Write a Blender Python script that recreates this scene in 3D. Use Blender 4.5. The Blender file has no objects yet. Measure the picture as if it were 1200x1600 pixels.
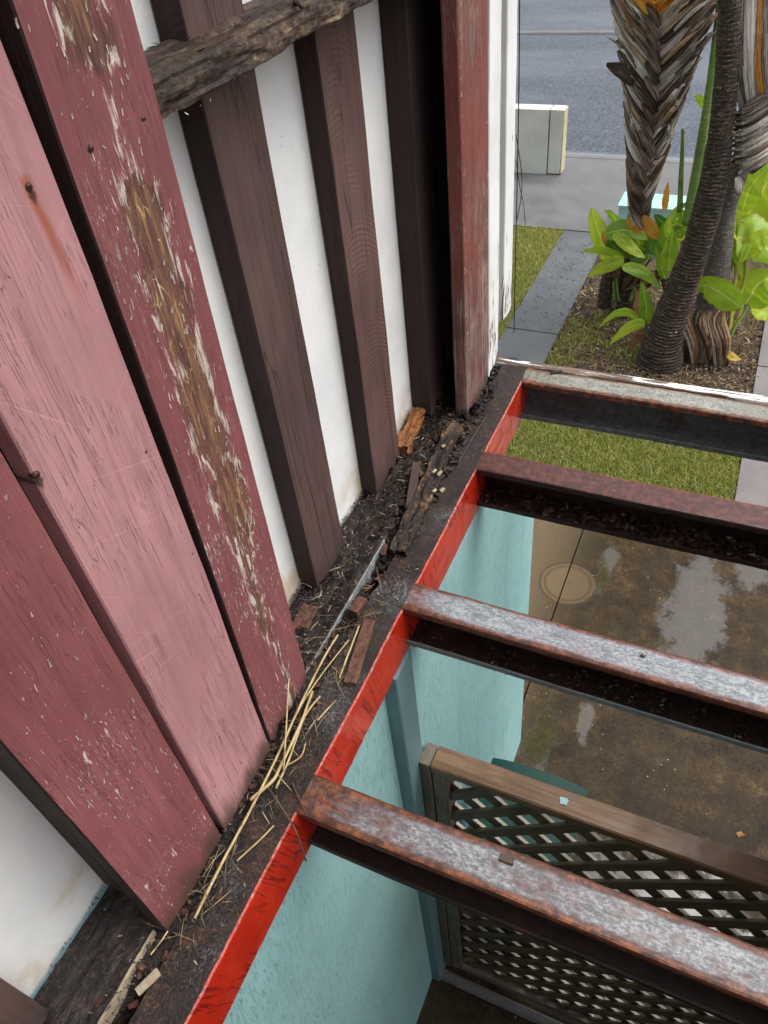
import bpy, math, random
import numpy as np
from mathutils import Vector, Matrix, noise as mn

random.seed(7); rng = np.random.default_rng(7)
S = bpy.context.scene
COL = S.collection

# ---------------------------------------------------------------- camera
CAM = Vector((0, 0, 1.2))
RIGHT = Vector((0.91022001, 0.40339319, -0.0936668))
DOWN = Vector((0.21900516, -0.6608491, -0.71785458))
FWD = Vector((-0.35147727, 0.63289209, -0.68986327))
FPX = 1185.4
cd = bpy.data.cameras.new('camera'); cam = bpy.data.objects.new('camera', cd); COL.objects.link(cam)
cd.sensor_fit = 'VERTICAL'; cd.sensor_height = 36; cd.lens = 36 * FPX / 1600
cd.clip_start = .02; cd.clip_end = 900
cam.matrix_world = Matrix.Translation(CAM) @ Matrix((RIGHT, -DOWN, -FWD)).transposed().to_4x4()
S.camera = cam

# ---------------------------------------------------------------- light
SUN_DIR = Vector((.42, .20, .95)).normalized()
w = bpy.data.worlds.new('World'); S.world = w; w.use_nodes = True
nt = w.node_tree; nt.nodes.clear()
sky = nt.nodes.new('ShaderNodeTexSky'); sky.sky_type = 'NISHITA'; sky.sun_disc = False
sky.sun_elevation = math.asin(SUN_DIR.z); sky.sun_rotation = math.atan2(SUN_DIR.x, SUN_DIR.y)
sky.air_density = 1.6; sky.dust_density = 5.0; sky.ozone_density = 1.0
hs = nt.nodes.new('ShaderNodeHueSaturation'); hs.inputs['Saturation'].default_value = .22
bg = nt.nodes.new('ShaderNodeBackground'); bg.inputs['Strength'].default_value = .15
wo = nt.nodes.new('ShaderNodeOutputWorld')
nt.links.new(sky.outputs[0], hs.inputs['Color']); nt.links.new(hs.outputs[0], bg.inputs[0]); nt.links.new(bg.outputs[0], wo.inputs[0])
sd = bpy.data.lights.new('sun', 'SUN'); sd.energy = .8; sd.angle = math.radians(45); sd.color = (1, .97, .93)
so = bpy.data.objects.new('sun', sd); COL.objects.link(so)
so.rotation_euler = SUN_DIR.to_track_quat('Z', 'Y').to_euler(); so.location = (0, 0, 30)
S.view_settings.view_transform = 'Standard'; S.view_settings.look = 'None'
S.view_settings.exposure = 0.78; S.view_settings.gamma = 1; S.view_settings.use_curve_mapping = False

# ---------------------------------------------------------------- helpers
def ray(px, py):
    return RIGHT * ((px - 600) / FPX) + DOWN * ((py - 800) / FPX) + FWD
def onz(px, py, z=0.):
    r = ray(px, py); return CAM + r * ((z - CAM.z) / r.z)
def ony(px, py, y):
    r = ray(px, py); return CAM + r * ((y - CAM.y) / r.y)
def onx(px, py, x):
    r = ray(px, py); return CAM + r * ((x - CAM.x) / r.x)

WL = {}
def thing(name, label, cat, loc=(0, 0, 0), group=None):
    o = bpy.data.objects.new(name, None); COL.objects.link(o); o.empty_display_size = .1
    o.location = loc; WL[o] = Vector(loc); o['label'] = label; o['category'] = cat
    if group: o['group'] = group
    return o
def tag(o, label=None, cat=None, group=None, kind=None):
    if label: o['label'] = label
    if cat: o['category'] = cat
    if group: o['group'] = group
    if kind: o['kind'] = kind
    return o
def obj(name, V, F, mats, parent=None, uv=None, midx=None, smooth=False, origin=None):
    """V in world coordinates"""
    V = np.asarray(V, dtype=np.float64).reshape(-1, 3)
    c = V.mean(0) if origin is None else np.array(origin)
    me = bpy.data.meshes.new(name)
    me.from_pydata((V - c).tolist(), [], F)
    if not isinstance(mats, (list, tuple)): mats = [mats]
    for m in mats: me.materials.append(m)
    if midx is not None: me.polygons.foreach_set('material_index', np.array(midx, dtype=np.int32))
    if uv is not None:
        l = me.uv_layers.new(name='UVMap'); vi = np.zeros(len(me.loops), dtype=np.int32)
        me.loops.foreach_get('vertex_index', vi)
        l.data.foreach_set('uv', np.asarray(uv, dtype=np.float64)[vi].ravel())
    if smooth: me.polygons.foreach_set('use_smooth', np.ones(len(me.polygons), dtype=bool))
    me.update()
    o = bpy.data.objects.new(name, me); COL.objects.link(o)
    c = Vector(c.tolist()); WL[o] = c
    if parent: o.parent = parent; o.location = c - WL[parent]
    else: o.location = c
    return o
def share(src, name, at, parent):
    o = bpy.data.objects.new(name, src.data); COL.objects.link(o); o.parent = parent
    WL[o] = Vector(at); o.location = WL[o] - WL[parent]; return o
def bulk(name, V, F, mats, parent=None, uv=None, midx=None, smooth=False):
    """large mesh from numpy; F is (n,k) array"""
    V = np.asarray(V, dtype=np.float32); F = np.asarray(F, dtype=np.int32); n, k = F.shape
    c = V.mean(0)
    me = bpy.data.meshes.new(name); me.vertices.add(len(V)); me.vertices.foreach_set('co', (V - c).ravel())
    me.loops.add(n * k); me.loops.foreach_set('vertex_index', F.ravel())
    me.polygons.add(n); me.polygons.foreach_set('loop_start', np.arange(n, dtype=np.int32) * k)
    if not isinstance(mats, (list, tuple)): mats = [mats]
    for m in mats: me.materials.append(m)
    if midx is not None: me.polygons.foreach_set('material_index', np.array(midx, dtype=np.int32))
    if uv is not None:
        l = me.uv_layers.new(name='UVMap'); l.data.foreach_set('uv', np.asarray(uv, dtype=np.float32)[F.ravel()].ravel())
    if smooth: me.polygons.foreach_set('use_smooth', np.ones(n, dtype=bool))
    me.update(calc_edges=True); me.validate()
    o = bpy.data.objects.new(name, me); COL.objects.link(o); c = Vector(c.tolist()); WL[o] = c
    if parent: o.parent = parent; o.location = c - WL[parent]
    else: o.location = c
    return o

def nz(p, s=1., o=0.):
    return mn.noise(Vector((p[0] * s + o, p[1] * s + o * 1.7, p[2] * s - o)))

def profile_bar(prof, p0, p1, u, v, n=1, wob=0., rag0=0., rag1=0., seed=0., closed=True, wf=3., caps=True):
    """sweep profile [(a,b)] (in axes u,v) from p0 to p1 -> V,F,UV ; wob = waviness in metres, rag = ragged ends"""
    p0, p1, u, v = Vector(p0), Vector(p1), Vector(u), Vector(v)
    L = (p1 - p0).length; t = (p1 - p0) / L; k = len(prof)
    per = [0.]
    for i in range(1, k): per.append(per[-1] + math.dist(prof[i], prof[i - 1]))
    V, UV, F = [], [], []
    for i in range(n + 1):
        f = i / n; c = p0 + t * (L * f)
        for j, (a, b) in enumerate(prof):
            q = c + u * a + v * b
            if wob:
                d = Vector((nz(q, wf, seed), nz(q, wf, seed + 9), nz(q, wf, seed + 21))) * wob
                d += Vector((nz(q, wf * 7, seed), nz(q, wf * 7, seed + 5), 0)) * wob * .35
                q = q + d
            if i == 0 and rag0: q = q + t * (rag0 * (.5 + nz((a * 1, b * 1, 0), 45, seed) + .5 * nz((a, b, 0), 170, seed)))
            if i == n and rag1: q = q - t * (rag1 * (.5 + nz((a, b, 0), 45, seed + 3) + .5 * nz((a, b, 0), 170, seed)))
            V.append(q[:]); UV.append((L * f, per[j]))
    m = k if closed else k - 1
    for i in range(n):
        for j in range(m):
            a, b = i * k + j, i * k + (j + 1) % k
            F.append((a, b, b + k, a + k))
    if closed and caps:
        F.append(tuple(range(k - 1, -1, -1))); F.append(tuple(range(n * k, n * k + k)))
    return V, F, UV
def rect(a0, a1, b0, b1, ch=.002, na=1, nb=1):
    pts = []
    def seg(pa, pb, n):
        for i in range(n + 1):
            f = i / n; pts.append((pa[0] + (pb[0] - pa[0]) * f, pa[1] + (pb[1] - pa[1]) * f))
    seg((a0 + ch, b0), (a1 - ch, b0), na); seg((a1, b0 + ch), (a1, b1 - ch), nb)
    seg((a1 - ch, b1), (a0 + ch, b1), na); seg((a0, b1 - ch), (a0, b0 + ch), nb)
    return pts
def box(name, x, y, z, mat, parent=None, ch=.002, axis='z', n=1, wob=0., rag0=0., rag1=0., seed=0., na=1, nb=1, smooth=False, wf=3.):
    (x0, x1), (y0, y1), (z0, z1) = x, y, z
    if axis == 'z':
        V, F, U = profile_bar(rect(x0, x1, y0, y1, ch, na, nb), (0, 0, z0), (0, 0, z1), (1, 0, 0), (0, 1, 0), n, wob, rag0, rag1, seed, wf=wf)
    elif axis == 'y':
        V, F, U = profile_bar(rect(z0, z1, x0, x1, ch, na, nb), (0, y0, 0), (0, y1, 0), (0, 0, 1), (1, 0, 0), n, wob, rag0, rag1, seed, wf=wf)
    else:
        V, F, U = profile_bar(rect(y0, y1, z0, z1, ch, na, nb), (x0, 0, 0), (x1, 0, 0), (0, 1, 0), (0, 0, 1), n, wob, rag0, rag1, seed, wf=wf)
    return obj(name, V, F, mat, parent, uv=U, smooth=smooth)
def tube(pts, rad, sides=8, ring=None, sub=1, seed=0., flat=1.):
    """swept round tube, pts list, rad list; returns V,F,UV"""
    P = [Vector(p) for p in pts]
    if sub > 1:
        Q, R = [], []
        for i in range(len(P) - 1):
            a, b, c, d = P[max(i - 1, 0)], P[i], P[i + 1], P[min(i + 2, len(P) - 1)]
            for s in range(sub):
                f = s / sub
                Q.append(.5 * ((2 * b) + (c - a) * f + (2 * a - 5 * b + 4 * c - d) * f * f + (3 * b - a - 3 * c + d) * f ** 3))
                R.append(rad[i] + (rad[i + 1] - rad[i]) * f)
        Q.append(P[-1]); R.append(rad[-1]); P, rad = Q, R
    V, F, UV = [], [], []; L = 0; up = None
    for i, p in enumerate(P):
        t = (P[min(i + 1, len(P) - 1)] - P[max(i - 1, 0)]).normalized()
        if up is None:
            up = t.cross(Vector((1, 0, 0)) if abs(t.x) < .8 else Vector((0, 1, 0))).normalized()
        up = (up - t * up.dot(t)).normalized(); sd_ = t.cross(up)
        if i: L += (p - P[i - 1]).length
        for j in range(sides):
            a = 2 * math.pi * j / sides; r = rad[i]
            if ring: r *= ring(L, a)
            V.append((p + up * (math.cos(a) * r) + sd_ * (math.sin(a) * r * flat))[:]); UV.append((j / sides, L))
    for i in range(len(P) - 1):
        for j in range(sides):
            a, b = i * sides + j, i * sides + (j + 1) % sides
            F.append((a, b, b + sides, a + sides))
    F.append(tuple(range(sides - 1, -1, -1))); F.append(tuple(range((len(P) - 1) * sides, len(P) * sides)))
    return V, F, UV
def catmull(P, n):
    P = [Vector(p) for p in P]; Q = []
    for i in range(n + 1):
        x = i / n * (len(P) - 1); k = min(int(x), len(P) - 2); f = x - k
        a, b, c, d = P[max(k - 1, 0)], P[k], P[k + 1], P[min(k + 2, len(P) - 1)]
        Q.append(.5 * ((2 * b) + (c - a) * f + (2 * a - 5 * b + 4 * c - d) * f * f + (3 * b - a - 3 * c + d) * f ** 3))
    return Q

# ---------------------------------------------------------------- material builder
class MT:
    def __init__(s, name):
        s.m = bpy.data.materials.new(name); s.m.use_nodes = True; s.t = s.m.node_tree; s.t.nodes.clear()
        s.out = s.n('ShaderNodeOutputMaterial'); s.b = s.n('ShaderNodeBsdfPrincipled')
        s.t.links.new(s.b.outputs[0], s.out.inputs[0])
        s.P = s.n('ShaderNodeNewGeometry').outputs['Position']
    def n(s, typ, **kw):
        x = s.t.nodes.new(typ)
        for k, v in kw.items(): setattr(x, k, v)
        return x
    def put(s, sock, v):
        if isinstance(v, bpy.types.NodeSocket): s.t.links.new(v, sock)
        elif v is not None:
            if isinstance(v, (tuple, list)) and len(v) == 3 and len(sock.default_value) == 4: v = (*v, 1)
            sock.default_value = v
    def uv(s): return s.n('ShaderNodeTexCoord').outputs['UV']
    def objrand(s): return s.n('ShaderNodeObjectInfo').outputs['Random']
    def island(s): return s.n('ShaderNodeNewGeometry').outputs['Random Per Island']
    def scale(s, v, k, off=None):
        x = s.n('ShaderNodeVectorMath', operation='MULTIPLY'); s.put(x.inputs[0], v); x.inputs[1].default_value = k
        r = x.outputs[0]
        if off is not None:
            y = s.n('ShaderNodeVectorMath', operation='ADD'); s.put(y.inputs[0], r)
            c = s.n('ShaderNodeCombineXYZ'); m = s.math('MULTIPLY', off, 37.)
            for i in range(3): s.put(c.inputs[i], m)
            s.put(y.inputs[1], c.outputs[0]); r = y.outputs[0]
        return r
    def noise(s, v, sc, det=4., ro=.55, dist=0.):
        x = s.n('ShaderNodeTexNoise'); s.put(x.inputs['Vector'], v); x.inputs['Scale'].default_value = sc
        x.inputs['Detail'].default_value = det; x.inputs['Roughness'].default_value = ro; x.inputs['Distortion'].default_value = dist
        return x.outputs['Fac']
    def voro(s, v, sc, feat='F1', rnd=1.):
        x = s.n('ShaderNodeTexVoronoi', feature=feat); s.put(x.inputs['Vector'], v); x.inputs['Scale'].default_value = sc
        x.inputs['Randomness'].default_value = rnd; return x.outputs['Distance']
    def wave(s, v, sc, dist=0., det=2., prof='SIN', bd='X', ds=1.):
        x = s.n('ShaderNodeTexWave', wave_profile=prof, bands_direction=bd); s.put(x.inputs['Vector'], v); x.inputs['Scale'].default_value = sc
        x.inputs['Distortion'].default_value = dist; x.inputs['Detail'].default_value = det; x.inputs['Detail Scale'].default_value = ds
        return x.outputs['Fac']
    def ss(s, f, a, b, lo=0., hi=1.):
        x = s.n('ShaderNodeMapRange', interpolation_type='SMOOTHSTEP'); s.put(x.inputs[0], f)
        for i, k in enumerate((a, b, lo, hi)): x.inputs[i + 1].default_value = k
        return x.outputs[0]
    def math(s, op, a, b=None, c=None):
        x = s.n('ShaderNodeMath', operation=op); s.put(x.inputs[0], a)
        if b is not None: s.put(x.inputs[1], b)
        if c is not None: s.put(x.inputs[2], c)
        return x.outputs[0]
    def mul(s, a, b): return s.math('MULTIPLY', a, b)
    def mix(s, f, a, b, mode='MIX'):
        x = s.n('ShaderNodeMix', data_type='RGBA', blend_type=mode); x.clamp_factor = True
        s.put(x.inputs[0], f); s.put(x.inputs[6], a); s.put(x.inputs[7], b); return x.outputs[2]
    def ramp(s, f, stops, interp='LINEAR'):
        x = s.n('ShaderNodeValToRGB'); s.put(x.inputs[0], f); r = x.color_ramp; r.interpolation = interp
        while len(r.elements) < len(stops): r.elements.new(.5)
        for e, (p, c) in zip(r.elements, stops): e.position = p; e.color = (*c, 1)
        return x.outputs[0]
    def xyz(s, v=None):
        x = s.n('ShaderNodeSeparateXYZ'); s.put(x.inputs[0], v if v is not None else s.P); return x.outputs
    def bump(s, h, st=.5, d=.002, prev=None):
        x = s.n('ShaderNodeBump'); x.inputs['Strength'].default_value = st; x.inputs['Distance'].default_value = d
        s.put(x.inputs['Height'], h)
        if prev is not None: s.put(x.inputs['Normal'], prev)
        return x.outputs[0]
    def done(s, color, rough=.7, normal=None, spec=.5, **kw):
        s.put(s.b.inputs['Base Color'], color); s.put(s.b.inputs['Roughness'], rough)
        s.b.inputs['Specular IOR Level'].default_value = spec
        if normal is not None: s.put(s.b.inputs['Normal'], normal)
        for k, v in kw.items(): s.put(s.b.inputs[k.replace('_', ' ')], v)
        return s.m

MAT = {}
def m_board(name, ca, cb, flake_col, flake=.62, rough=.6, cracks=.5, rot=None, scratches=0., dirt_z=.10, dirt=(.07, .045, .03), low=.5, streak=None, lowfl=0.):
    t = MT(name); R = t.objrand(); uv = t.uv()
    g = t.scale(uv, (1.2, 26, 1), R); gf = t.scale(uv, (9, 230, 1), R)
    grain = t.noise(g, 3, 6, .65, .35); fine = t.noise(gf, 1, 4, .6, .5)
    big = t.noise(t.P, 4.5, 4, .6)
    col = t.mix(t.ss(big, .3, .72), ca, cb)
    col = t.mix(t.ss(grain, .35, .75, 0, .5), col, tuple(c * .62 for c in ca))
    # fine dark drying cracks that follow the grain
    ck = t.ss(t.math('ABSOLUTE', t.math('SUBTRACT', t.noise(t.scale(uv, (6, 120, 1), R), 1.1, 3, .55, 1.0), .5)), .0, .016, 1, 0)
    ck = t.mul(ck, t.ss(t.noise(t.P, 9, 3), .38, .6))
    col = t.mix(t.mul(ck, cracks), col, (.09, .04, .04))
    if scratches:
        for ang in (.7, -1.0, 1.15):
            mp = t.n('ShaderNodeMapping'); mp.inputs['Rotation'].default_value = (0, 0, ang); t.put(mp.inputs[0], uv)
            sc = t.noise(t.scale(mp.outputs[0], (4, 300, 1)), 1, 2, .5, .1)
            col = t.mix(t.mul(t.ss(sc, .66, .74), scratches), col, tuple(min(1, c * 1.45 + .05) for c in cb))
    # flakes of pale undercoat showing through
    fl = t.noise(t.scale(uv, (26, 190, 1), R), 1, 6, .72, .6)
    area = t.noise(t.P, 6.5, 4, .6)
    if lowfl: area = t.math('ADD', area, t.mul(t.ss(t.xyz()[2], .0, .85, 1, 0), lowfl))
    fm = t.ss(t.math('ADD', fl, t.mul(t.math('SUBTRACT', area, .5), .42)), flake, flake + .045)
    f2 = t.noise(t.scale(uv, (70, 560, 1), R), 1, 3, .6, .4); fm2 = t.ss(t.math('ADD', f2, t.mul(t.math('SUBTRACT', area, .5), .35)), flake + .045, flake + .075)
    fm = t.math('MAXIMUM', fm, fm2)
    if lowfl: flake_col = t.ramp(t.math('ADD', t.mul(t.noise(t.scale(uv, (5, 150, 1), R), 1, 5, .7, .5), .7), t.mul(t.noise(t.P, 14, 4), .3)), [(.34, (.035, .022, .018)), (.47, (.13, .085, .068)), (.56, (.27, .20, .165)), (.68, (.46, .38, .32))])
    col = t.mix(t.mul(fm, .85), col, flake_col)
    h = t.math('ADD', t.mul(grain, .5), t.mul(fine, .35)); h = t.math('SUBTRACT', h, t.mul(ck, .5)); h = t.math('SUBTRACT', h, t.mul(fm, .45))
    x, y, z = t.xyz()
    if streak:
        yy, zz = streak
        k = t.math('ADD', t.math('SUBTRACT', y, yy), t.mul(t.math('SUBTRACT', z, zz), .08))
        k = t.math('ABSOLUTE', t.math('ADD', k, t.mul(t.math('SUBTRACT', t.noise(t.P, 40, 3), .5), .006)))
        sm = t.mul(t.ss(k, .001, .0095, 1, 0), t.mul(t.ss(z, zz - .15, zz - .03), t.ss(z, zz + .004, zz + .012, 1, 0)))
        col = t.mix(t.mul(sm, .8), col, (.33, .085, .035))
        for q in ((.4645, .981, .009), (.343, .759, .010)):
            dd = t.math('ADD', t.math('ABSOLUTE', t.math('SUBTRACT', y, q[0])), t.mul(t.math('ABSOLUTE', t.math('SUBTRACT', z, q[1] - .004)), .5))
            col = t.mix(t.ss(dd, q[2] * .25, q[2] * .7, .85, 0), col, (.03, .015, .012))
    if rot:
        y0, wd = rot
        wig = t.noise(t.scale(t.P, (3, 3, 2.2)), 1.6, 3, .6)
        d = t.math('ABSOLUTE', t.math('ADD', t.math('SUBTRACT', y, y0), t.mul(t.math('SUBTRACT', wig, .5), .11)))
        brk = t.noise(t.scale(t.P, (46, 46, 3.2)), 2, 7, .75, .7)
        amt = t.mul(t.ss(t.noise(t.scale(t.P, (1, 1, 5.0)), 1.25, 2), .36, .56), t.ss(z, .33, .58, .35, 1))
        mk = t.math('SUBTRACT', t.mul(amt, wd * 1.35), t.math('ADD', d, t.mul(t.math('SUBTRACT', brk, .5), .085)))
        rm = t.ss(mk, -.004, .009)
        edge = t.mul(t.ss(mk, -.010, -.002), t.ss(mk, .001, .011, 1, 0))
        rc = t.ramp(t.noise(t.scale(uv, (10, 120, 1)), 1, 6, .7, .8), [(.30, (.035, .018, .014)), (.44, (.12, .055, .042)), (.55, (.19, .095, .055)), (.63, (.30, .18, .075)), (.72, (.58, .40, .17))])
        vein = t.mul(t.ss(t.voro(t.scale(uv, (9, 34, 1)), 3, 'DISTANCE_TO_EDGE'), .0, .035, 1, 0), t.ss(t.noise(t.P, 16, 4), .5, .6))
        rc = t.mix(t.mul(vein, .85), rc, (.62, .43, .17))
        col = t.mix(t.mul(rm, .88), col, rc)
        wp = t.ss(t.noise(t.scale(uv, (18, 80, 1)), 1, 5, .7, .9), .5, .56)
        col = t.mix(t.mul(t.mul(edge, wp), .95), col, (.74, .66, .55))
        h = t.math('SUBTRACT', h, t.mul(rm, 1.3)); h = t.math('ADD', h, t.mul(rm, t.mul(brk, .9)))
    # grime rising from the wet foot of the board
    dz = t.math('ADD', z, t.mul(t.math('SUBTRACT', t.noise(t.scale(t.P, (22, 22, 5)), 1, 5, .65), .5), .16))
    dm = t.ss(dz, .0, dirt_z, .85, 0)
    col = t.mix(dm, col, dirt)
    return t.done(col, rough, t.bump(h, .75, .0016), .35)

MAT['pink'] = m_board('pink_paint', (.40, .192, .20), (.53, .275, .275), (.62, .42, .40), .80, .55, .5, scratches=.22, dirt_z=.07, streak=(.463, .985))
MAT['red'] = m_board('weathered_red_paint', (.215, .067, .070), (.30, .105, .107), (.68, .55, .48), .625, .6, .5, dirt_z=.08)
MAT['redrot'] = m_board('rotting_red_paint', (.205, .065, .068), (.29, .100, .103), (.70, .60, .54), .63, .62, .5, rot=(.580, .021), dirt_z=.05)
MAT['postred'] = m_board('faded_red_paint', (.20, .05, .04), (.29, .085, .065), (.30, .215, .165), .56, .65, .8, dirt_z=.05, dirt=(.06, .045, .035), lowfl=.30)

def m_rawwood(name, ca, cb, sawn=0., rough=.7, dark=(.03, .02, .018)):
    t = MT(name); R = t.objrand(); uv = t.uv()
    grain = t.noise(t.scale(uv, (1.6, 34, 1), R), 3, 6, .65, .5); fine = t.noise(t.scale(uv, (12, 260, 1), R), 1, 4, .6)
    big = t.noise(t.P, 3.5, 4, .6)
    col = t.mix(t.ss(big, .32, .7), ca, cb); col = t.mix(t.ss(grain, .42, .72, 0, .65), col, tuple(c * .45 for c in ca))
    h = t.math('ADD', t.mul(grain, .6), t.mul(fine, .4))
    sp = t.ss(t.voro(t.scale(uv, (40, 60, 1), R), 2), .035, .06, 1, 0); sp = t.mul(sp, t.ss(t.noise(t.P, 11, 3), .52, .62))
    col = t.mix(t.mul(sp, .8), col, (.42, .36, .3))
    if sawn:
        cv = t.scale(uv, (1, 1, 1)); xx = t.xyz(uv)
        arc = t.math('ADD', xx[0], t.mul(t.math('POWER', t.math('SUBTRACT', xx[1], .07), 2), 4.5))
        c = t.n('ShaderNodeCombineXYZ'); t.put(c.inputs[0], arc)
        sw = t.wave(c.outputs[0], 30, 2.6, 4, ds=3.); am = t.ss(t.noise(t.P, 9, 4), .42, .62)
        col = t.mix(t.mul(t.mul(sw, am), sawn), col, tuple(min(1, k * 1.55) for k in cb)); h = t.math('ADD', h, t.mul(t.mul(sw, am), .5))
    crk = t.ss(t.math('ABSOLUTE', t.math('SUBTRACT', t.noise(t.scale(uv, (.7, 17, 1), R), 1.3, 3, .5, .6), .5)), 0, .012, 1, 0)
    col = t.mix(t.mul(crk, .7), col, dark); h = t.math('SUBTRACT', h, crk)
    x, y, z = t.xyz()
    dm = t.ss(t.math('ADD', z, t.mul(t.math('SUBTRACT', t.noise(t.scale(t.P, (26, 26, 6)), 1, 5, .65), .5), .2)), .0, .12, .8, 0)
    col = t.mix(dm, col, (.05, .033, .026))
    return t.done(col, rough, t.bump(h, .7, .0014), .3)
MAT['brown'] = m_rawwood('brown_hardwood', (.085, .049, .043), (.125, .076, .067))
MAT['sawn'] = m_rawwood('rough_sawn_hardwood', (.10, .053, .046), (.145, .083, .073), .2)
MAT['dark'] = m_rawwood('shade_and_grime_hardwood', (.022, .013, .013), (.034, .02, .019), .3)  # recess and gap shade painted in; also the grimy red board edges
MAT['boardshade'] = m_rawwood('shade_dark_board_side', (.03, .017, .015), (.05, .03, .026), .12)  # shade on the board sides painted in as near-black brown
MAT['cavityshade'] = (lambda t: t.done((.012, .009, .009), .9))(MT('cavity_shade_black'))  # near-black stand-in for the shade inside the wall

def m_sheet():
    t = MT('white_fibre_sheet'); f = t.noise(t.P, 160, 4, .6); b = t.noise(t.P, 7, 5, .6)
    col = t.mix(t.ss(b, .35, .75), (.80, .80, .79), (.70, .71, .71)); col = t.mix(t.ss(f, .55, .75, 0, .3), col, (.55, .56, .57))
    x, y, z = t.xyz()
    e = t.math('ADD', z, t.mul(t.math('SUBTRACT', t.noise(t.scale(t.P, (9, 9, 9)), 1.5, 5, .65), .5), .16))
    st = t.ss(e, .02, .14, 1, 0); st = t.mul(st, t.ss(t.noise(t.P, 8, 4), .42, .62))
    col = t.mix(t.mul(st, .75), col, (.50, .36, .20))
    nearm = t.ss(y, .2, .3, 1, 0)
    bl = t.mul(t.ss(t.math('ADD', z, t.mul(t.math('SUBTRACT', t.noise(t.P, 30, 4), .5), .03)), .0, .014, 1, 0), nearm)
    col = t.mix(bl, col, (.23, .36, .41))
    gr = t.ss(t.math('ADD', z, t.mul(t.math('SUBTRACT', t.noise(t.P, 24, 5), .5), .05)), -.01, .022, 1, 0)
    col = t.mix(t.mul(gr, t.math('SUBTRACT', .75, t.mul(nearm, .55))), col, (.10, .075, .055))
    sp = t.mul(t.ss(t.voro(t.P, 55), .05, .09, 1, 0), t.ss(t.noise(t.P, 9, 3), .57, .66))
    col = t.mix(sp, col, (.12, .11, .10))
    return t.done(col, .75, t.bump(t.math('ADD', f, t.mul(t.noise(t.P, 40, 4), .8)), .45, .0012), .25)
MAT['sheet'] = m_sheet()
def m_whitepaint(name='flaking_white_paint', bias=0.):
    t = MT(name); uv = t.uv(); R = t.objrand()
    n1 = t.noise(t.scale(uv, (3.5, 34, 1), R), 1.6, 6, .7, .7); big = t.noise(t.P, 5, 3)
    x, y, z = t.xyz()
    low = t.ss(z, .05, .6, .13, 0.) if not bias else bias
    m = t.ss(t.math('ADD', n1, t.math('ADD', t.mul(t.math('SUBTRACT', big, .5), .2), low)), .665, .70)
    wood = t.ramp(t.noise(t.scale(uv, (6, 140, 1), R), 1, 5, .7), [(.3, (.03, .022, .018)), (.55, (.16, .11, .08)), (.75, (.34, .26, .18))])
    col = t.mix(m, t.mix(t.ss(big, .4, .7), (.82, .83, .83), (.72, .72, .69)), wood)
    return t.done(col, .55, t.bump(t.math('SUBTRACT', t.mul(t.noise(t.scale(uv, (4, 60, 1), R), 2, 4), .3), m), .7, .0016), .4)
MAT['white'] = m_whitepaint(); MAT['dirtywhite'] = m_whitepaint('peeling_dirty_white_paint', .215)

def m_rotten(name='rotten_timber', pal=None, gloss=.6, rough_sc=1.):
    t = MT(name); uv = t.uv()
    a = t.noise(t.scale(t.P, (28, 9, 34)), 1.2 * rough_sc, 7, .7, .8); b = t.noise(t.P, 95 * rough_sc, 5, .65); c = t.noise(t.P, 12, 4)
    pal = pal or [(.28, (.012, .009, .008)), (.42, (.05, .032, .024)), (.54, (.13, .085, .052)), (.66, (.27, .19, .11)), (.78, (.46, .36, .23))]
    f = t.math('ADD', t.mul(a, .56), t.math('ADD', t.mul(b, .34), t.mul(c, .10)))
    return t.done(t.ramp(f, pal), gloss, t.bump(t.math('ADD', a, t.mul(b, .6)), 1., .004), .35)
MAT['rotten'] = m_rotten('rotten_timber', [(.43, (.005, .004, .004)), (.51, (.022, .013, .009)), (.56, (.085, .044, .02)), (.605, (.22, .13, .055)), (.68, (.52, .40, .24))])
MAT['rail_rot'] = m_rotten('crumbling_dark_rail', [(.38, (.012, .008, .007)), (.47, (.04, .025, .019)), (.54, (.095, .062, .042)), (.61, (.21, .145, .085)), (.70, (.42, .33, .22))])
MAT['rotdark'] = m_rotten('wet_dark_rotten_timber', [(.41, (.005, .004, .004)), (.51, (.018, .012, .010)), (.58, (.045, .030, .022)), (.68, (.14, .10, .07))], .45)
MAT['soil'] = m_rotten('wet_black_debris', [(.43, (.004, .0035, .003)), (.53, (.015, .010, .008)), (.61, (.038, .025, .018)), (.71, (.11, .08, .05))], .4, 2.)
MAT['orangerot'] = m_rotten('orange_brown_rot', [(.36, (.05, .015, .006)), (.47, (.19, .065, .018)), (.56, (.33, .14, .045)), (.68, (.50, .32, .18))], .45)
MAT['brownrot'] = m_rotten('brown_cube_rot', [(.36, (.03, .012, .009)), (.5, (.11, .045, .028)), (.62, (.20, .095, .06)), (.75, (.3, .18, .12))], .55)

def m_litter(name, stops, rough=.6, spec=.4):
    t = MT(name); i = t.island(); c = t.ramp(i, stops); c = t.mix(t.ss(t.noise(t.P, 300, 3), .4, .7, 0, .5), c, (.03, .02, .015))
    return t.done(c, rough, None, spec)
MAT['litter'] = m_litter('dark_litter', [(.0, (.004, .003, .003)), (.5, (.014, .009, .008)), (.78, (.034, .022, .016)), (.91, (.09, .06, .036)), (.975, (.26, .19, .12)), (1, (.46, .38, .27))])
MAT['strawbits'] = m_litter('dirty_straw_bits', [(0, (.05, .035, .02)), (.5, (.20, .145, .075)), (1, (.48, .38, .22))])
MAT['leafl'] = m_litter('wet_leaf_litter', [(.0, (.008, .005, .005)), (.4, (.022, .012, .009)), (.75, (.05, .024, .016)), (.93, (.10, .055, .04)), (1, (.16, .12, .10))], .35)
MAT['yardl'] = m_litter('yard_litter', [(.0, (.03, .02, .014)), (.4, (.09, .055, .03)), (.75, (.19, .12, .06)), (.93, (.30, .20, .10)), (1, (.5, .42, .3))], .7)

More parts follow.
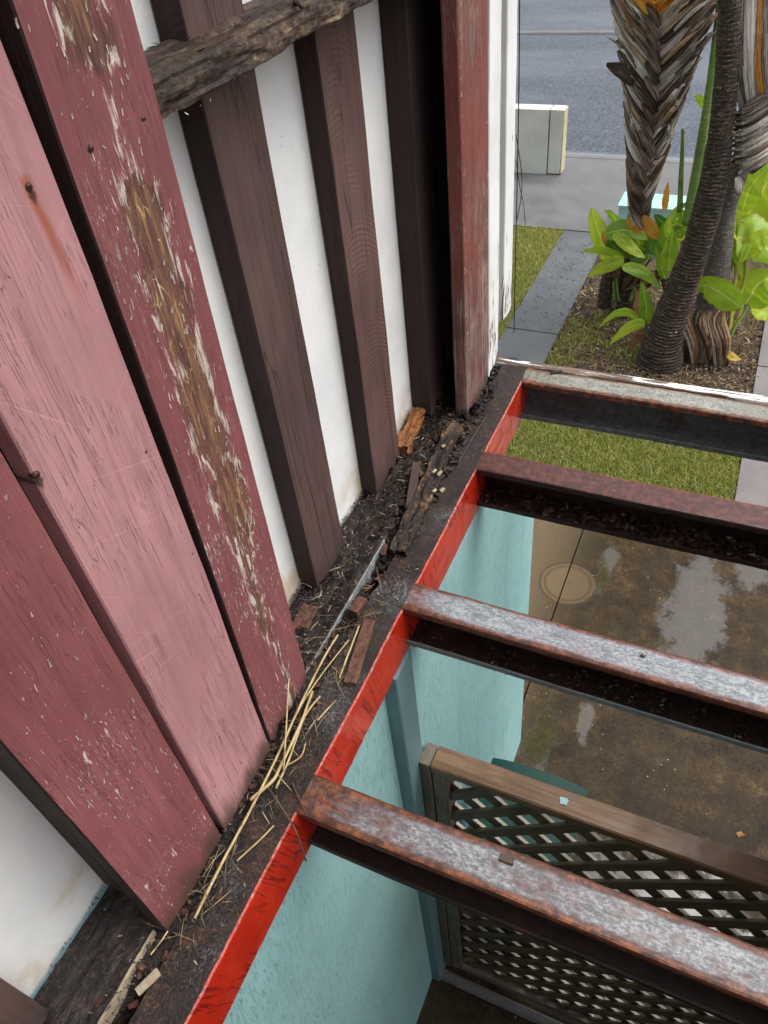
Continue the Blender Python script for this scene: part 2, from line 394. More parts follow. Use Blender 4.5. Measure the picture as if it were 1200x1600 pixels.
def m_straw():
    t = MT('dry_straw'); uv = t.uv(); R = t.objrand(); n = t.noise(t.scale(uv, (3, 22, 1), R), 1.6, 4)
    c = t.ramp(n, [(.3, (.24, .165, .07)), (.5, (.43, .33, .15)), (.7, (.60, .50, .30))]); c = t.mix(t.ss(t.noise(t.P, 60, 3), .55, .7, 0, .7), c, (.14, .08, .035))
    return t.done(c, .5, None, .4)
MAT['straw'] = m_straw()
MAT['twig'] = m_rotten('dark_twig', [(.35, (.03, .02, .015)), (.55, (.10, .065, .042)), (.75, (.22, .16, .11))], .6)
MAT['paleWood'] = m_rotten('pale_split_wood', [(.3, (.12, .09, .06)), (.5, (.35, .28, .19)), (.7, (.58, .5, .38))], .7)

# steel: rust creeping over a zinc coat.  UV = (length, profile metres)
def m_zinc(name, za, zb, rust_amt, rust_a=(.05, .018, .012), rust_b=(.22, .075, .03), flange=.07, purple=(.10, .05, .055), wetn=.35):
    t = MT(name); uv = t.uv(); x, y, z = t.xyz(); u = t.xyz(uv)
    sp = t.noise(t.scale(t.P, (.6, 1, 1)), 230, 5, .78); sp2 = t.noise(t.scale(t.P, (.38, 1, 1)), 62, 6, .72); big = t.noise(t.scale(t.P, (.55, 1, 1)), 8, 5, .65)
    zinc = t.mix(t.ss(t.math('ADD', t.mul(sp, .6), t.mul(sp2, .4)), .42, .60), za, zb)
    # distance from the middle of the top flange, in profile metres
    d = t.math('ABSOLUTE', t.math('SUBTRACT', u[1], .015 + flange / 2)); e = t.ss(d, flange * .26, flange * .52, 0, .34)
    f = t.math('ADD', t.math('ADD', t.mul(sp2, .55), t.mul(big, .45)), t.math('ADD', t.math('ADD', e, t.ss(x, -.46, -.34, .16, 0)), rust_amt))
    r = t.ss(f, .56, .70)
    rust = t.mix(t.ss(t.noise(t.P, 55, 5, .7), .4, .66), rust_a, rust_b)
    pur = t.mix(t.ss(t.noise(t.P, 85, 4), .4, .6), purple, tuple(k * 2.3 for k in purple))
    col = t.mix(t.ss(f, .46, .60, 0, .85), zinc, pur); col = t.mix(r, col, rust)
    h = t.math('ADD', t.mul(r, .8), t.mul(t.noise(t.P, 150, 4), .5))
    ro = t.ss(t.noise(t.P, 22, 4), .3, .7, wetn, .65)
    return t.done(col, ro, t.bump(h, .55, .0012), .5, Metallic=0.0)
MAT['zinc'] = m_zinc('rusting_galvanised_steel', (.095, .10, .108), (.36, .375, .39), .015, purple=(.055, .03, .03))
MAT['zinc2'] = m_zinc('galvanised_steel', (.115, .125, .14), (.33, .355, .38), -.05)
MAT['zinc0'] = m_zinc('heavily_rusted_steel', (.12, .09, .09), (.30, .26, .26), .24, (.045, .014, .012), (.12, .035, .026), purple=(.045, .02, .02))
MAT['greysteel'] = m_zinc('grey_painted_steel', (.11, .11, .10), (.36, .35, .31), -.05, purple=(.10, .09, .065))
def m_rustin(name, a, b, c):
    t = MT(name); n = t.noise(t.P, 60, 5, .7); k = t.noise(t.P, 9, 4)
    col = t.mix(t.ss(n, .35, .7), a, b); col = t.mix(t.ss(k, .55, .75), col, c)
    return t.done(col, .55, t.bump(n, .6, .0012), .4)
MAT['rustedge'] = m_rustin('rust_brown_edge', (.05, .016, .010), (.13, .045, .02), (.22, .09, .045))
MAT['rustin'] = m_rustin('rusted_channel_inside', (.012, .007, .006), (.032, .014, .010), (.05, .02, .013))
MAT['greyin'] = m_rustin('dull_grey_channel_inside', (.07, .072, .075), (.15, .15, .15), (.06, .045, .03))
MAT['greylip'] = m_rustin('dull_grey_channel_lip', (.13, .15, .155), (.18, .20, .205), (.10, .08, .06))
MAT['redredge'] = m_rustin('red_rust_edge', (.10, .025, .018), (.30, .05, .03), (.22, .10, .08))

def m_redoxide():
    t = MT('wet_red_primer'); x, y, z = t.xyz()
    n = t.noise(t.scale(t.P, (6, 9, 6)), 1.4, 4, .6)
    col = t.mix(t.ss(n, .35, .7), (.46, .020, .007), (.58, .036, .012))
    c = t.n('ShaderNodeCombineXYZ'); t.put(c.inputs[0], t.math('ADD', y, t.mul(z, .28))); t.put(c.inputs[1], t.mul(z, .07))
    dr = t.noise(c.outputs[0], 40, 3, .55, .18); drip = t.mul(t.ss(t.math('ABSOLUTE', t.math('SUBTRACT', dr, .5)), .008, .034, 1, 0), t.ss(t.noise(t.P, 5, 2), .43, .53))
    col = t.mix(t.mul(drip, .75), col, (.16, .008, .006))
    ed = t.mul(t.ss(t.math('ADD', z, t.mul(t.math('SUBTRACT', t.noise(t.P, 60, 6, .75), .5), .045)), -.008, .004), .9)
    col = t.mix(ed, col, t.mix(t.ss(t.noise(t.P, 120, 4), .4, .6), (.10, .03, .02), (.42, .16, .12)))
    col = t.mix(t.mul(t.ss(t.noise(t.scale(t.P, (20, 12, 30)), 1.5, 6, .75), .68, .73), .7), col, (.14, .03, .02))
    return t.done(col, .22, t.bump(t.math('ADD', t.noise(t.P, 30, 3), t.mul(drip, .7)), .35, .0015), .5, Coat_Weight=.4, Coat_Roughness=.08)
MAT['redox'] = m_redoxide()
def m_beamtop():
    t = MT('rusted_grimy_flange'); x, y, z = t.xyz()
    s = t.noise(t.P, 210, 4, .75); k = t.noise(t.P, 24, 6, .7); b = t.noise(t.scale(t.P, (2, 5, 1)), 1.6, 3, .5)
    grey = t.ramp(s, [(.38, (.012, .011, .011)), (.5, (.055, .053, .052)), (.63, (.20, .20, .20))])
    rust = t.ramp(t.math('ADD', t.mul(s, .5), t.mul(k, .5)), [(.42, (.005, .004, .004)), (.51, (.018, .010, .008)), (.58, (.055, .026, .014)), (.67, (.19, .10, .055))])
    # rust blooms in bands where the joists meet the beam
    m = t.ss(t.math('ADD', t.mul(k, .5), t.mul(b, .6)), .38, .56)
    return t.done(t.mix(m, grey, rust), .5, t.bump(t.math('ADD', s, k), .9, .003), .4)
MAT['beamtop'] = m_beamtop()

def m_turq(name, a, b, gouge=.65, sc=1.):
    t = MT(name)
    mp = t.n('ShaderNodeMapping'); mp.inputs['Rotation'].default_value = (.10, 0, 0); t.put(mp.inputs[0], t.P)
    v = t.scale(mp.outputs[0], (170 * sc, 170 * sc, 26 * sc))
    n = t.noise(v, 1.15, 5, .6, 1.0); n2 = t.noise(t.scale(mp.outputs[0], (190, 190, 16)), 1, 4, .6, .5); br = t.noise(t.P, 3, 4)
    go = t.ss(n, .56, gouge); col = t.mix(t.ss(br, .3, .7), a, b); col = t.mix(t.mul(go, .08), col, tuple(k * .4 for k in a))
    h = t.math('SUBTRACT', t.mul(n2, .5), t.mul(go, t.ss(t.noise(t.P, 5, 4, .6), .3, .68, .45, 1.0)))
    sta = t.ss(t.noise(t.scale(t.P, (9, 9, 1.1)), 1.3, 5, .65), .52, .72, 0, .35); col = t.mix(sta, col, tuple(k * .6 for k in a))
    return t.done(col, .55, t.bump(h, .7, .0028), .4)
MAT['turq'] = m_turq('turquoise_brushed_render', (.30, .56, .57), (.36, .62, .62))
MAT['turqflat'] = (lambda t: t.done(t.mix(t.noise(t.P, 9, 4), (.13, .23, .25), (.17, .29, .31)), .5, t.bump(t.noise(t.scale(t.P, (80, 80, 4)), 1, 4), .3, .001), .4))(MT('blue_grey_timber_paint'))

def m_gatewood(name, a, b, wet=.4):
    t = MT(name); uv = t.uv(); R = t.objrand(); g = t.noise(t.scale(uv, (2.0, 40, 1), R), 2.4, 6, .65, .6); k = t.noise(t.P, 8, 4)
    col = t.mix(t.ss(g, .35, .68), a, b); col = t.mix(t.ss(k, .45, .75, 0, .7), col, tuple(c * .55 for c in a))
    sp = t.ss(t.voro(t.scale(uv, (30, 60, 1), R), 1.4), .06, .1, 1, 0); col = t.mix(t.mul(sp, t.ss(k, .5, .6)), col, (.04, .025, .015))
    return t.done(col, t.ss(t.noise(t.P, 14, 3), .3, .7, wet, .6), t.bump(g, .5, .0012), .45)
MAT['curl'] = m_rustin('lifted_pale_paint', (.55, .44, .36), (.74, .68, .62), (.4, .2, .17))
MAT['flash'] = m_rustin('dirty_grey_flashing', (.16, .17, .17), (.36, .38, .38), (.10, .075, .05))
MAT['rail'] = m_gatewood('wet_brown_treated_pine', (.135, .073, .034), (.24, .145, .085), .3)
MAT['stile'] = m_gatewood('weathered_grey_pine', (.12, .09, .065), (.20, .165, .125))
MAT['slat'] = m_gatewood('dark_wet_lattice_pine', (.085, .056, .030), (.15, .105, .064), .35)
MAT['slatedge'] = m_gatewood('pale_sheen_lattice_edges', (.42, .38, .32), (.62, .58, .5), .3)  # weathered edges, paled further for sky sheen on wet wood
MAT['bin'] = (lambda t: t.done((.003, .050, .040), .6, t.bump(t.noise(t.P, 60, 3), .1, .001), .5))(MT('dark_green_plastic'))

PUD = [(a.x, a.y, rx, ry) for a, rx, ry in ((onz(950, 885, -2.3), .05, .20), (onz(1085, 960, -2.3), .17, .55), (onz(845, 1150, -2.3), .075, .22), (onz(915, 1125, -2.3), .05, .12), (onz(1180, 870, -2.3), .12, .3), (Vector((.28, 1.28, 0)), .42, .36), (Vector((-.2, .5, 0)), .2, .2))]
def m_concrete_wet():
    t = MT('wet_stained_concrete'); x, y, z = t.xyz()
    f = t.noise(t.P, 62, 6, .75); k = t.noise(t.P, 7, 7, .7); b = t.noise(t.P, 1.7, 4, .6); st = t.noise(t.scale(t.P, (6, 1.3, 1)), 1.2, 4, .6)
    col = t.ramp(t.math('ADD', t.mul(k, .55), t.mul(f, .45)), [(.38, (.011, .007, .003)), (.50, (.036, .022, .009)), (.58, (.066, .041, .017)), (.70, (.15, .095, .04))])
    col = t.mix(t.ss(st, .45, .7, 0, .6), col, (.024, .018, .010))
    dry = t.ss(t.math('ADD', x, t.mul(t.math('SUBTRACT', k, .5), .25)), -.78, -.35, 1, 0); col = t.mix(t.mul(dry, .65), col, (.17, .125, .075))
    # round water mark left by a pot
    dx = t.math('SUBTRACT', x, -.495); dy = t.math('SUBTRACT', y, 3.0)
    r = t.math('ADD', t.math('SQRT', t.math('ADD', t.mul(dx, dx), t.mul(dy, dy))), t.mul(t.math('SUBTRACT', t.noise(t.P, 14, 3), .5), .012))
    ring = t.math('ADD', t.mul(t.ss(r, .118, .132), t.ss(r, .135, .150, 1, 0)), t.mul(t.ss(r, .150, .160), t.ss(r, .162, .178, 1, 0)))
    col = t.mix(t.mul(t.ss(r, .15, .165, 1, 0), .45), col, (.19, .13, .07)); col = t.mix(t.mul(ring, .6), col, (.05, .034, .02))
    sp = t.mul(t.ss(t.voro(t.P, 26), .05, .085, 1, 0), t.ss(t.noise(t.P, 5, 2), .5, .6)); col = t.mix(sp, col, (.5, .45, .36))
    wob = t.mul(t.math('SUBTRACT', t.noise(t.scale(t.P, (1, .7, 1)), 11, 8, .72), .5), 2.6); pm = 0.
    for (px_, py_, rx, ry) in PUD:
        ex = t.math('DIVIDE', t.math('SUBTRACT', x, px_), rx); ey = t.math('DIVIDE', t.math('SUBTRACT', y, py_), ry)
        e = t.math('ADD', t.math('SQRT', t.math('ADD', t.mul(ex, ex), t.mul(ey, ey))), wob); pm = t.math('MAXIMUM', pm, t.ss(e, .62, 1.1, 1, 0))
    ro = t.math('ADD', t.mul(t.math('SUBTRACT', 1., pm), .36), .07)
    col = t.mix(t.mul(pm, .4), col, (.045, .036, .024))
    hb = t.mul(t.math('SUBTRACT', 1., t.mul(pm, .80)), t.math('ADD', f, t.mul(t.noise(t.P, 190, 3), .7)))
    hb = t.math('ADD', hb, t.mul(ring, .35))
    return t.done(col, ro, t.bump(hb, .6, .004), .15, Coat_Weight=t.mul(pm, .9), Coat_Roughness=.06, Coat_IOR=1.8)
MAT['wetcon'] = m_concrete_wet()
def m_path(name, a, b, wet=.45):
    t = MT(name); f = t.noise(t.P, 120, 4, .7); k = t.noise(t.P, 3.2, 5, .65)
    col = t.mix(t.ss(k, .33, .7), a, b); col = t.mix(t.ss(f, .5, .7, 0, .4), col, tuple(c * .5 for c in a))
    sp = t.mul(t.ss(t.voro(t.P, 15), .06, .11, 1, 0), t.ss(t.noise(t.P, 2.2, 2), .45, .6)); col = t.mix(sp, col, (.03, .025, .022))
    return t.done(col, t.ss(k, .3, .7, wet, .7), t.bump(f, .6, .004), .5)
MAT['path'] = m_path('damp_grey_path', (.062, .067, .075), (.115, .12, .128), .3)
MAT['pathr'] = m_path('damp_mauve_path', (.13, .115, .115), (.19, .17, .165))
MAT['drive'] = m_path('damp_driveway', (.10, .10, .103), (.145, .145, .146))
def m_road():
    t = MT('wet_asphalt'); f = t.noise(t.scale(t.P, (1, .5, 1)), 34, 5, .8); k = t.noise(t.scale(t.P, (.35, .8, 1)), .8, 5, .6); x, y, z = t.xyz()
    col = t.mix(t.ss(f, .38, .66), (.020, .027, .038), (.10, .12, .148)); col = t.mix(t.ss(k, .4, .7, 0, .5), col, (.09, .105, .13))
    e = t.ss(y, 9.74, 9.95, 1, 0); col = t.mix(t.mul(e, .6), col, (.34, .34, .34))
    return t.done(col, t.ss(k, .35, .65, .5, .36), t.bump(f, .4, .004), .35)
MAT['road'] = m_road()
MAT['kerb'] = m_path('pale_kerb_concrete', (.12, .12, .122), (.17, .17, .17))
MAT['pillar'] = m_path('pale_rendered_block', (.52, .52, .48), (.62, .62, .58), .6)
MAT['cream'] = m_path('cream_raw_edge', (.50, .44, .26), (.60, .55, .38), .6)
MAT['turqbox'] = m_path('turquoise_painted_block', (.30, .52, .52), (.37, .58, .58), .5)
MAT['black'] = (lambda t: t.done((.012, .012, .013), .5))(MT('black_rubber_cable'))
MAT['nail'] = (lambda t: t.done(t.mix(t.noise(t.P, 300, 3), (.025, .012, .01), (.09, .04, .025)), .5))(MT('rusty_nail'))
def m_soilyard():
    t = MT('garden_soil'); f = t.noise(t.P, 38, 6, .7); k = t.noise(t.P, 3, 4)
    col = t.ramp(t.math('ADD', t.mul(f, .6), t.mul(k, .4)), [(.36, (.035, .024, .015)), (.5, (.095, .066, .04)), (.64, (.17, .125, .08))])
    return t.done(col, .85, t.bump(f, 1., .03), .2)
MAT['yard'] = m_soilyard()
def m_grass(name, stops):
    t = MT(name); c = t.ramp(t.island(), stops); tr = t.n('ShaderNodeBsdfTranslucent'); t.put(tr.inputs[0], c)
    mx = t.n('ShaderNodeMixShader'); mx.inputs[0].default_value = .3; t.put(t.b.inputs['Base Color'], c); t.b.inputs['Roughness'].default_value = .5
    t.t.links.new(t.b.outputs[0], mx.inputs[1]); t.t.links.new(tr.outputs[0], mx.inputs[2]); t.t.links.new(mx.outputs[0], t.out.inputs[0]); return t.m
MAT['grass'] = m_grass('lawn_grass', [(0, (.15, .19, .03)), (.45, (.30, .34, .065)), (.8, (.47, .47, .13)), (.93, (.54, .47, .2)), (1, (.6, .48, .26))])
MAT['lawnbase'] = (lambda t: t.done(t.mix(t.noise(t.P, 25, 5), (.13, .13, .035), (.26, .24, .08)), .9, t.bump(t.noise(t.P, 60, 4), 1, .02), .1))(MT('lawn_thatch'))

def m_leaf(name, ca, cb, cv, tip=None):
    t = MT(name); uv = t.uv(); u = t.xyz(uv); R = t.objrand()
    a = t.math('ABSOLUTE', t.math('SUBTRACT', u[0], .5))
    ve = t.n('ShaderNodeCombineXYZ'); t.put(ve.inputs[0], t.math('SUBTRACT', u[1], t.mul(a, .35)))
    w_ = t.wave(ve.outputs[0], 7, .6, 2); n = t.noise(t.P, 5, 3)
    col = t.mix(t.ss(t.math('ADD', n, t.mul(t.math('SUBTRACT', R, .5), .45)), .3, .7), ca, cb)
    col = t.mix(t.mul(w_, .42), col, tuple(k * .55 for k in ca)); col = t.mix(t.mul(t.ss(t.noise(t.P, 34, 5, .7), .60, .70), .5), col, (.30, .20, .05)); col = t.mix(t.ss(a, .012, .035, .9, 0), col, cv)
    ed = t.mul(t.ss(t.math('ADD', a, t.mul(t.noise(t.P, 22, 4), .14)), .52, .57), .8); col = t.mix(ed, col, tip or (.35, .25, .05))
    nn = t.bump(w_, .3, .004)
    tr = t.n('ShaderNodeBsdfTranslucent'); t.put(tr.inputs[0], col); mx = t.n('ShaderNodeMixShader'); mx.inputs[0].default_value = .38
    t.put(t.b.inputs['Base Color'], col); t.b.inputs['Roughness'].default_value = .32; t.put(t.b.inputs['Normal'], nn)
    t.t.links.new(t.b.outputs[0], mx.inputs[1]); t.t.links.new(tr.outputs[0], mx.inputs[2]); t.t.links.new(mx.outputs[0], t.out.inputs[0]); return t.m
MAT['leaf'] = m_leaf('green_leaf', (.20, .38, .025), (.42, .60, .04), (.60, .66, .16))
MAT['leafdk'] = m_leaf('deep_green_leaf', (.07, .20, .02), (.17, .36, .03), (.42, .52, .10))
MAT['leafyl'] = m_leaf('lime_leaf', (.38, .56, .03), (.58, .72, .05), (.75, .74, .2))
MAT['leafor'] = m_leaf('yellowing_orange_leaf', (.62, .27, .03), (.72, .5, .06), (.55, .4, .1), (.16, .07, .02))
MAT['leafdead'] = m_leaf('dead_curled_leaf', (.20, .09, .04), (.34, .18, .09), (.30, .2, .1), (.1, .05, .03))
MAT['stalk'] = m_gatewood('green_petiole', (.13, .22, .05), (.24, .33, .09), .35)
MAT['stalky'] = m_gatewood('yellow_petiole', (.36, .33, .05), (.5, .43, .10), .35)
def m_trunk(name, a, b, c):
    t = MT(name); uv = t.uv(); f = t.noise(t.P, 50, 5, .7); g = t.noise(t.scale(uv, (7, 75, 1)), 1.2, 5, .65, .8)
    col = t.mix(t.ss(g, .40, .58), a, b); col = t.mix(t.ss(t.math('ADD', t.mul(f, .5), t.mul(g, .5)), .53, .62, 0, .85), col, c)
    sp = t.mul(t.ss(t.voro(t.scale(uv, (14, 24, 1)), 1.), .08, .13, 1, 0), t.ss(t.noise(t.P, 5, 2), .5, .56)); col = t.mix(sp, col, (.55, .52, .46))
    return t.done(col, .7, t.bump(t.math('ADD', f, g), .8, .008), .3)
MAT['trunk'] = m_trunk('ringed_dark_trunk', (.018, .012, .009), (.062, .042, .031), (.22, .17, .13))
MAT['trunkg'] = m_trunk('grey_mottled_trunk', (.085, .072, .066), (.15, .13, .118), (.24, .21, .19))
def m_dead(name, stops):
    t = MT(name); uv = t.uv(); R = t.objrand(); n = t.noise(t.scale(uv, (22, 1.0, 1), R), 1.5, 6, .7, .5); f = t.noise(t.scale(uv, (90, 3, 1), R), 1, 3)
    x = t.math('ADD', t.mul(n, .7), t.mul(f, .3)); x = t.math('ADD', x, t.mul(t.math('SUBTRACT', R, .5), .16))
    return t.done(t.ramp(x, stops), .75, t.bump(x, .9, .008), .25)
MAT['sheath'] = m_dead('grey_dead_sheath', [(.37, (.035, .024, .02)), (.45, (.20, .155, .13)), (.52, (.46, .40, .355)), (.64, (.72, .67, .62))])
MAT['sheathd'] = m_dead('dark_dead_sheath', [(.36, (.014, .009, .008)), (.47, (.055, .034, .025)), (.56, (.15, .10, .075)), (.7, (.38, .31, .26))]
)
MAT['sheathb'] = m_dead('tan_dead_sheath', [(.36, (.06, .03, .018)), (.47, (.20, .11, .06)), (.56, (.38, .25, .15)), (.70, (.6, .47, .33))])
MAT['sheatho'] = m_dead('orange_fresh_sheath', [(.34, (.20, .05, .02)), (.45, (.55, .20, .03)), (.55, (.75, .45, .05)), (.68, (.8, .62, .16))])

def flakes(name, label, P, lmin, lmax, wmin, wmax, mat, tilt=.5, cat='debris', parent=None, thick=False, up=None):
    n = len(P); a = rng.uniform(0, 2 * np.pi, n); L = rng.uniform(0, 1, n) ** 2.2 * (lmax - lmin) + lmin; W = rng.uniform(wmin, wmax, n)
    el = rng.normal(0, tilt * .5, n); ro = rng.normal(0, tilt, n)
    d = np.stack([np.cos(a) * np.cos(el), np.sin(a) * np.cos(el), np.sin(el)], 1)
    s = np.stack([-np.sin(a) * np.cos(ro), np.cos(a) * np.cos(ro), np.sin(ro)], 1); nn = np.cross(d, s)
    d *= L[:, None] / 2; s *= W[:, None] / 2; b = nn * (L * rng.uniform(-.12, .2, n))[:, None]
    V = np.stack([P - d - s * .5, P - d + s * .5, P + s + b, P - s + b, P + d - s * .35, P + d + s * .35], 1).reshape(-1, 3)
    i = np.arange(n)[:, None] * 6
    F = np.concatenate([i + np.array([[0, 1, 2, 3]]), i + np.array([[3, 2, 5, 4]])])
    o = bulk(name, V, F, mat, parent)
    return tag(o, None if parent else label, None if parent else cat, kind='stuff')
# ================================================================ SETTING
def sheet(name, x0, x1, y0, y1, z, mat, nx=1, ny=1, amp=0., fr=2.):
    V, F = [], []
    for j in range(ny + 1):
        for i in range(nx + 1):
            x, y = x0 + (x1 - x0) * i / nx, y0 + (y1 - y0) * j / ny
            V.append((x, y, z + (amp * (nz((x, y, 0), fr) + .5 * nz((x, y, 0), fr * 3.1)) if amp else 0)))
    for j in range(ny):
        for i in range(nx):
            a = j * (nx + 1) + i; F.append((a, a + 1, a + nx + 2, a + nx + 1))
    o = obj(name, V, F, mat, smooth=True); o['kind'] = 'structure'; return o
GZ = -2.30
sheet('ground', -300, 300, -200, 400, GZ - .09, MAT['yard'])
sheet('garden_bed', -1.26, .32, 3.80, 7.70, GZ - .03, MAT['yard'], 60, 140, .03, 3.)
sheet('lawn', -6, -1.70, 1.9, 7.70, GZ - .015, MAT['lawnbase'], 40, 50, .012, 3.)
patio = tag(obj('patio', *(lambda q: (q[0], q[1]))(profile_bar(rect(-3, 3.2, -4, 3.80, .002), (0, 0, GZ - .12), (0, 0, GZ - .045), (1, 0, 0), (0, 1, 0))), MAT['wetcon']), kind='structure')
for a, b in ((-3.0, -.518), (-.510, 3.2)):
    box('slab', (a, b), (-4, 3.80), (GZ - .044, GZ), MAT['wetcon'], patio, ch=.004)
def slab_row(name, x0, x1, ys, mat, top=GZ):
    r = sheet(name, x0, x1, ys[0], ys[-1], top - .06, mat)
    for a, b in zip(ys[:-1], ys[1:]):
        box('slab', (x0, x1), (a + .006, b - .006), (top - .055, top + .0015 * random.uniform(-1, 1)), mat, r, ch=.006)
slab_row('garden_path', -1.70, -1.25, (1.95, 3.81, 5.67, 7.655), MAT['path'])
slab_row('side_path', .32, 1.25, (3.81, 5.62, 7.43, 7.665), MAT['pathr'])
slab_row('driveway', -9, 6, (7.67, 9.66), MAT['drive'])
k = box('kerb', (-60, 40), (9.66, 9.76), (GZ - .1, GZ + .004), MAT['kerb'], ch=.01, axis='x'); k['kind'] = 'structure'
sheet('road', -120, 80, 9.765, 15.45, GZ - .012, MAT['road'])
k = box('gutter', (-60, 40), (15.46, 15.66), (GZ - .1, GZ + .012), MAT['drive'], ch=.02, axis='x'); k['kind'] = 'structure'
sheet('far_road', -120, 80, 15.67, 60, GZ - .008, MAT['road'])

def blades(name, label, pts, h0, h1, mat, wd=.005):
    n = len(pts); a = rng.uniform(0, 2 * np.pi, n); h = rng.uniform(h0, h1, n); ln = rng.uniform(.1, .9, n) * h; b = rng.uniform(0, 2 * np.pi, n)
    s = np.stack([np.cos(a), np.sin(a), 0 * a], 1) * (wd * rng.uniform(.6, 1.3, n))[:, None] / 2
    l = np.stack([np.cos(b), np.sin(b), 0 * b], 1) * ln[:, None]; up = np.stack([0 * h, 0 * h, h], 1)
    V = np.stack([pts - s, pts + s, pts + l * .35 + up * .6 + s * .8, pts + l * .35 + up * .6 - s * .8, pts + l + up * .92], 1).reshape(-1, 3)
    i = np.arange(n)[:, None] * 5
    F = np.concatenate([i + np.array([[0, 1, 2]]), i + np.array([[0, 2, 3]]), i + np.array([[3, 2, 4]])])
    o = bulk(name, V, F, mat); return tag(o, label, 'grass', kind='stuff')
def area(n, x0, x1, y0, y1, z, keep=None):
    P = np.stack([rng.uniform(x0, x1, n), rng.uniform(y0, y1, n), np.full(n, z)], 1)
    if keep is not None: P = P[keep(P)]
    return P
def patch(P, fr, th, soft=.25, off=0.):
    v = np.array([nz((p[0], p[1], 0), fr, off) for p in P]); return rng.uniform(0, 1, len(P)) < np.clip((v - th) / soft, 0, 1)
blades('near_lawn_grass', 'short green lawn grass beyond the concrete, seen between the far joists', area(46000, -1.26, .31, 3.82, 4.75, GZ - .02), .02, .055, MAT['grass'])
blades('side_lawn_grass', 'green lawn grass left of the narrow garden path', area(52000, -3.4, -1.71, 5.2, 7.66, GZ - .015), .02, .05, MAT['grass'])
B = area(60000, -1.26, .31, 4.7, 7.6, GZ - .03)
v = np.array([nz((p[0], p[1], 0), 2.4, 4.) for p in B]) + .55 * np.array([nz((p[0], p[1], 0), 9, 1.) for p in B])
pr_ = np.clip((5.75 - B[:, 1]) * .9 + v * 1.3 - np.clip(1 - np.hypot(B[:, 0] + .1, (B[:, 1] - 5.35) * .8) / .75, 0, 1) * .9, .015, 1) 
blades('bed_grass', 'patchy thin grass on the soil around the palm trunks', B[rng.uniform(0, 1, len(B)) < pr_ * 1.3], .02, .06, MAT['grass'])

P = area(9500, -1.3, .31, 4.5, 7.0, GZ - .012); P = P[np.hypot(P[:, 0] + .3, P[:, 1] - 5.9) < 1.35]
flakes('garden_litter', 'brown dead leaf and bark litter on the soil around the palms', P, .01, .09, .004, .014, MAT['yardl'], .5, 'litter')
P = area(300, -1.7, -1.25, 5.7, 7.6, GZ + .003)
flakes('path_crumbs', 'small dark crumbs scattered over the garden path', P, .006, .03, .005, .013, MAT['leafl'], .2, 'litter')

# ================================================================ HOUSE WALL
house = thing('house_wall', 'timber framed house wall with stripped pink and red cladding boards over white sheeting', 'wall', (-.62, .8, 0))
def vboard(name, yb, yt, w, x0, x1, z0, z1, mat, label=None, rag=.012, seed=0., nb=14, side=None):
    V, F, U = profile_bar(rect(x0, x1, -w / 2, w / 2, .002, 3, nb), (0, yb, z0), (0, yb + (yt - yb) * (z1 - z0) / 1.1, z1), (1, 0, 0), (0, 1, 0), 44, .0022, rag, 0, seed)
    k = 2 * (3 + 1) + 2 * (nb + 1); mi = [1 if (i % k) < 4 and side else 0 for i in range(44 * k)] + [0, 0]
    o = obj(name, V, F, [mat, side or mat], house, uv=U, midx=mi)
    if label: o['label'] = label
    return o
TOP = 2.3
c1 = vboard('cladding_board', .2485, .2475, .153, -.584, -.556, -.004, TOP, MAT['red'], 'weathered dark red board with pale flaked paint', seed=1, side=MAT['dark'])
c2 = vboard('cladding_board', .411, .4195, .154, -.584, -.556, -.002, TOP, MAT['pink'], 'faded pink board with scratches and one rust streak', seed=2)
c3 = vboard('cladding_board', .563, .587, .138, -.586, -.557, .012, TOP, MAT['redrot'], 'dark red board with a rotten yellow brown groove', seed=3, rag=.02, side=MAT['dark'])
c4 = vboard('cladding_board', 1.579, 1.573, .170, -.580, -.548, -.012, TOP, MAT['postred'], 'faded red board worn to bare wood near the white corner', seed=4, rag=.03)
def nail(board, px, py, xs, r=.0034):
    p = onx(px, py, xs); V, F, U = tube([p + Vector((-.006, 0, 0)), p + Vector((.0005, 0, 0)), p + Vector((.0012, 0, -.0003)), p + Vector((.0014, 0, -.0005))], [r, r, r * .8, r * .3], 10)
    obj('nail', V, F, MAT['nail'], board, smooth=True)
nail(c3, 142, 232, -.557); nail(c3, 224, 186, -.557); nail(c2, 45, 292, -.556, .0038); nail(c2, 57, 742, -.556, .0042); nail(c2, 228, 706, -.556, .002); nail(c2, 300, 865, -.556, .002)
def curls(board, n, xs, yf, z0, z1, mat):
    V, F = [], []
    for i in range(n):
        z = random.uniform(z0, z1); y = yf(z); L = random.uniform(.002, .014) * random.uniform(.3, 1); W = random.uniform(.0005, .0018); lf = random.uniform(.0004, .0028); b = len(V); sk = random.gauss(0, .0012)
        for j in range(4):
            f = j / 3; zz = z + L * (f - .5); d = .0006 + lf * f * f
            V += [(xs + d, y - W / 2 + sk * f, zz), (xs + d + lf * .4, y + W / 2 + sk * f, zz + .0005)]
        for j in range(3): F.append((b + 2 * j, b + 2 * j + 1, b + 2 * j + 3, b + 2 * j + 2))
    o = obj('paint_curls', V, F, mat, board); o['kind'] = 'stuff'
curls(c3, 170, -.557, lambda z: .578 + random.choice((-1, 1, 1)) * random.gauss(.026, .009) + .008 * math.sin(z * 7), .40, 1.1, MAT['curl'])
curls(c1, 130, -.556, lambda z: random.uniform(.18, .32), .02, .7, MAT['curl'])
curls(c3, 90, -.557, lambda z: random.uniform(.51, .64), .02, 1.1, MAT['curl'])
curls(c4, 60, -.548, lambda z: random.choice((1.5, 1.655)) + random.gauss(0, .006), .05, 1.0, MAT['curl'])
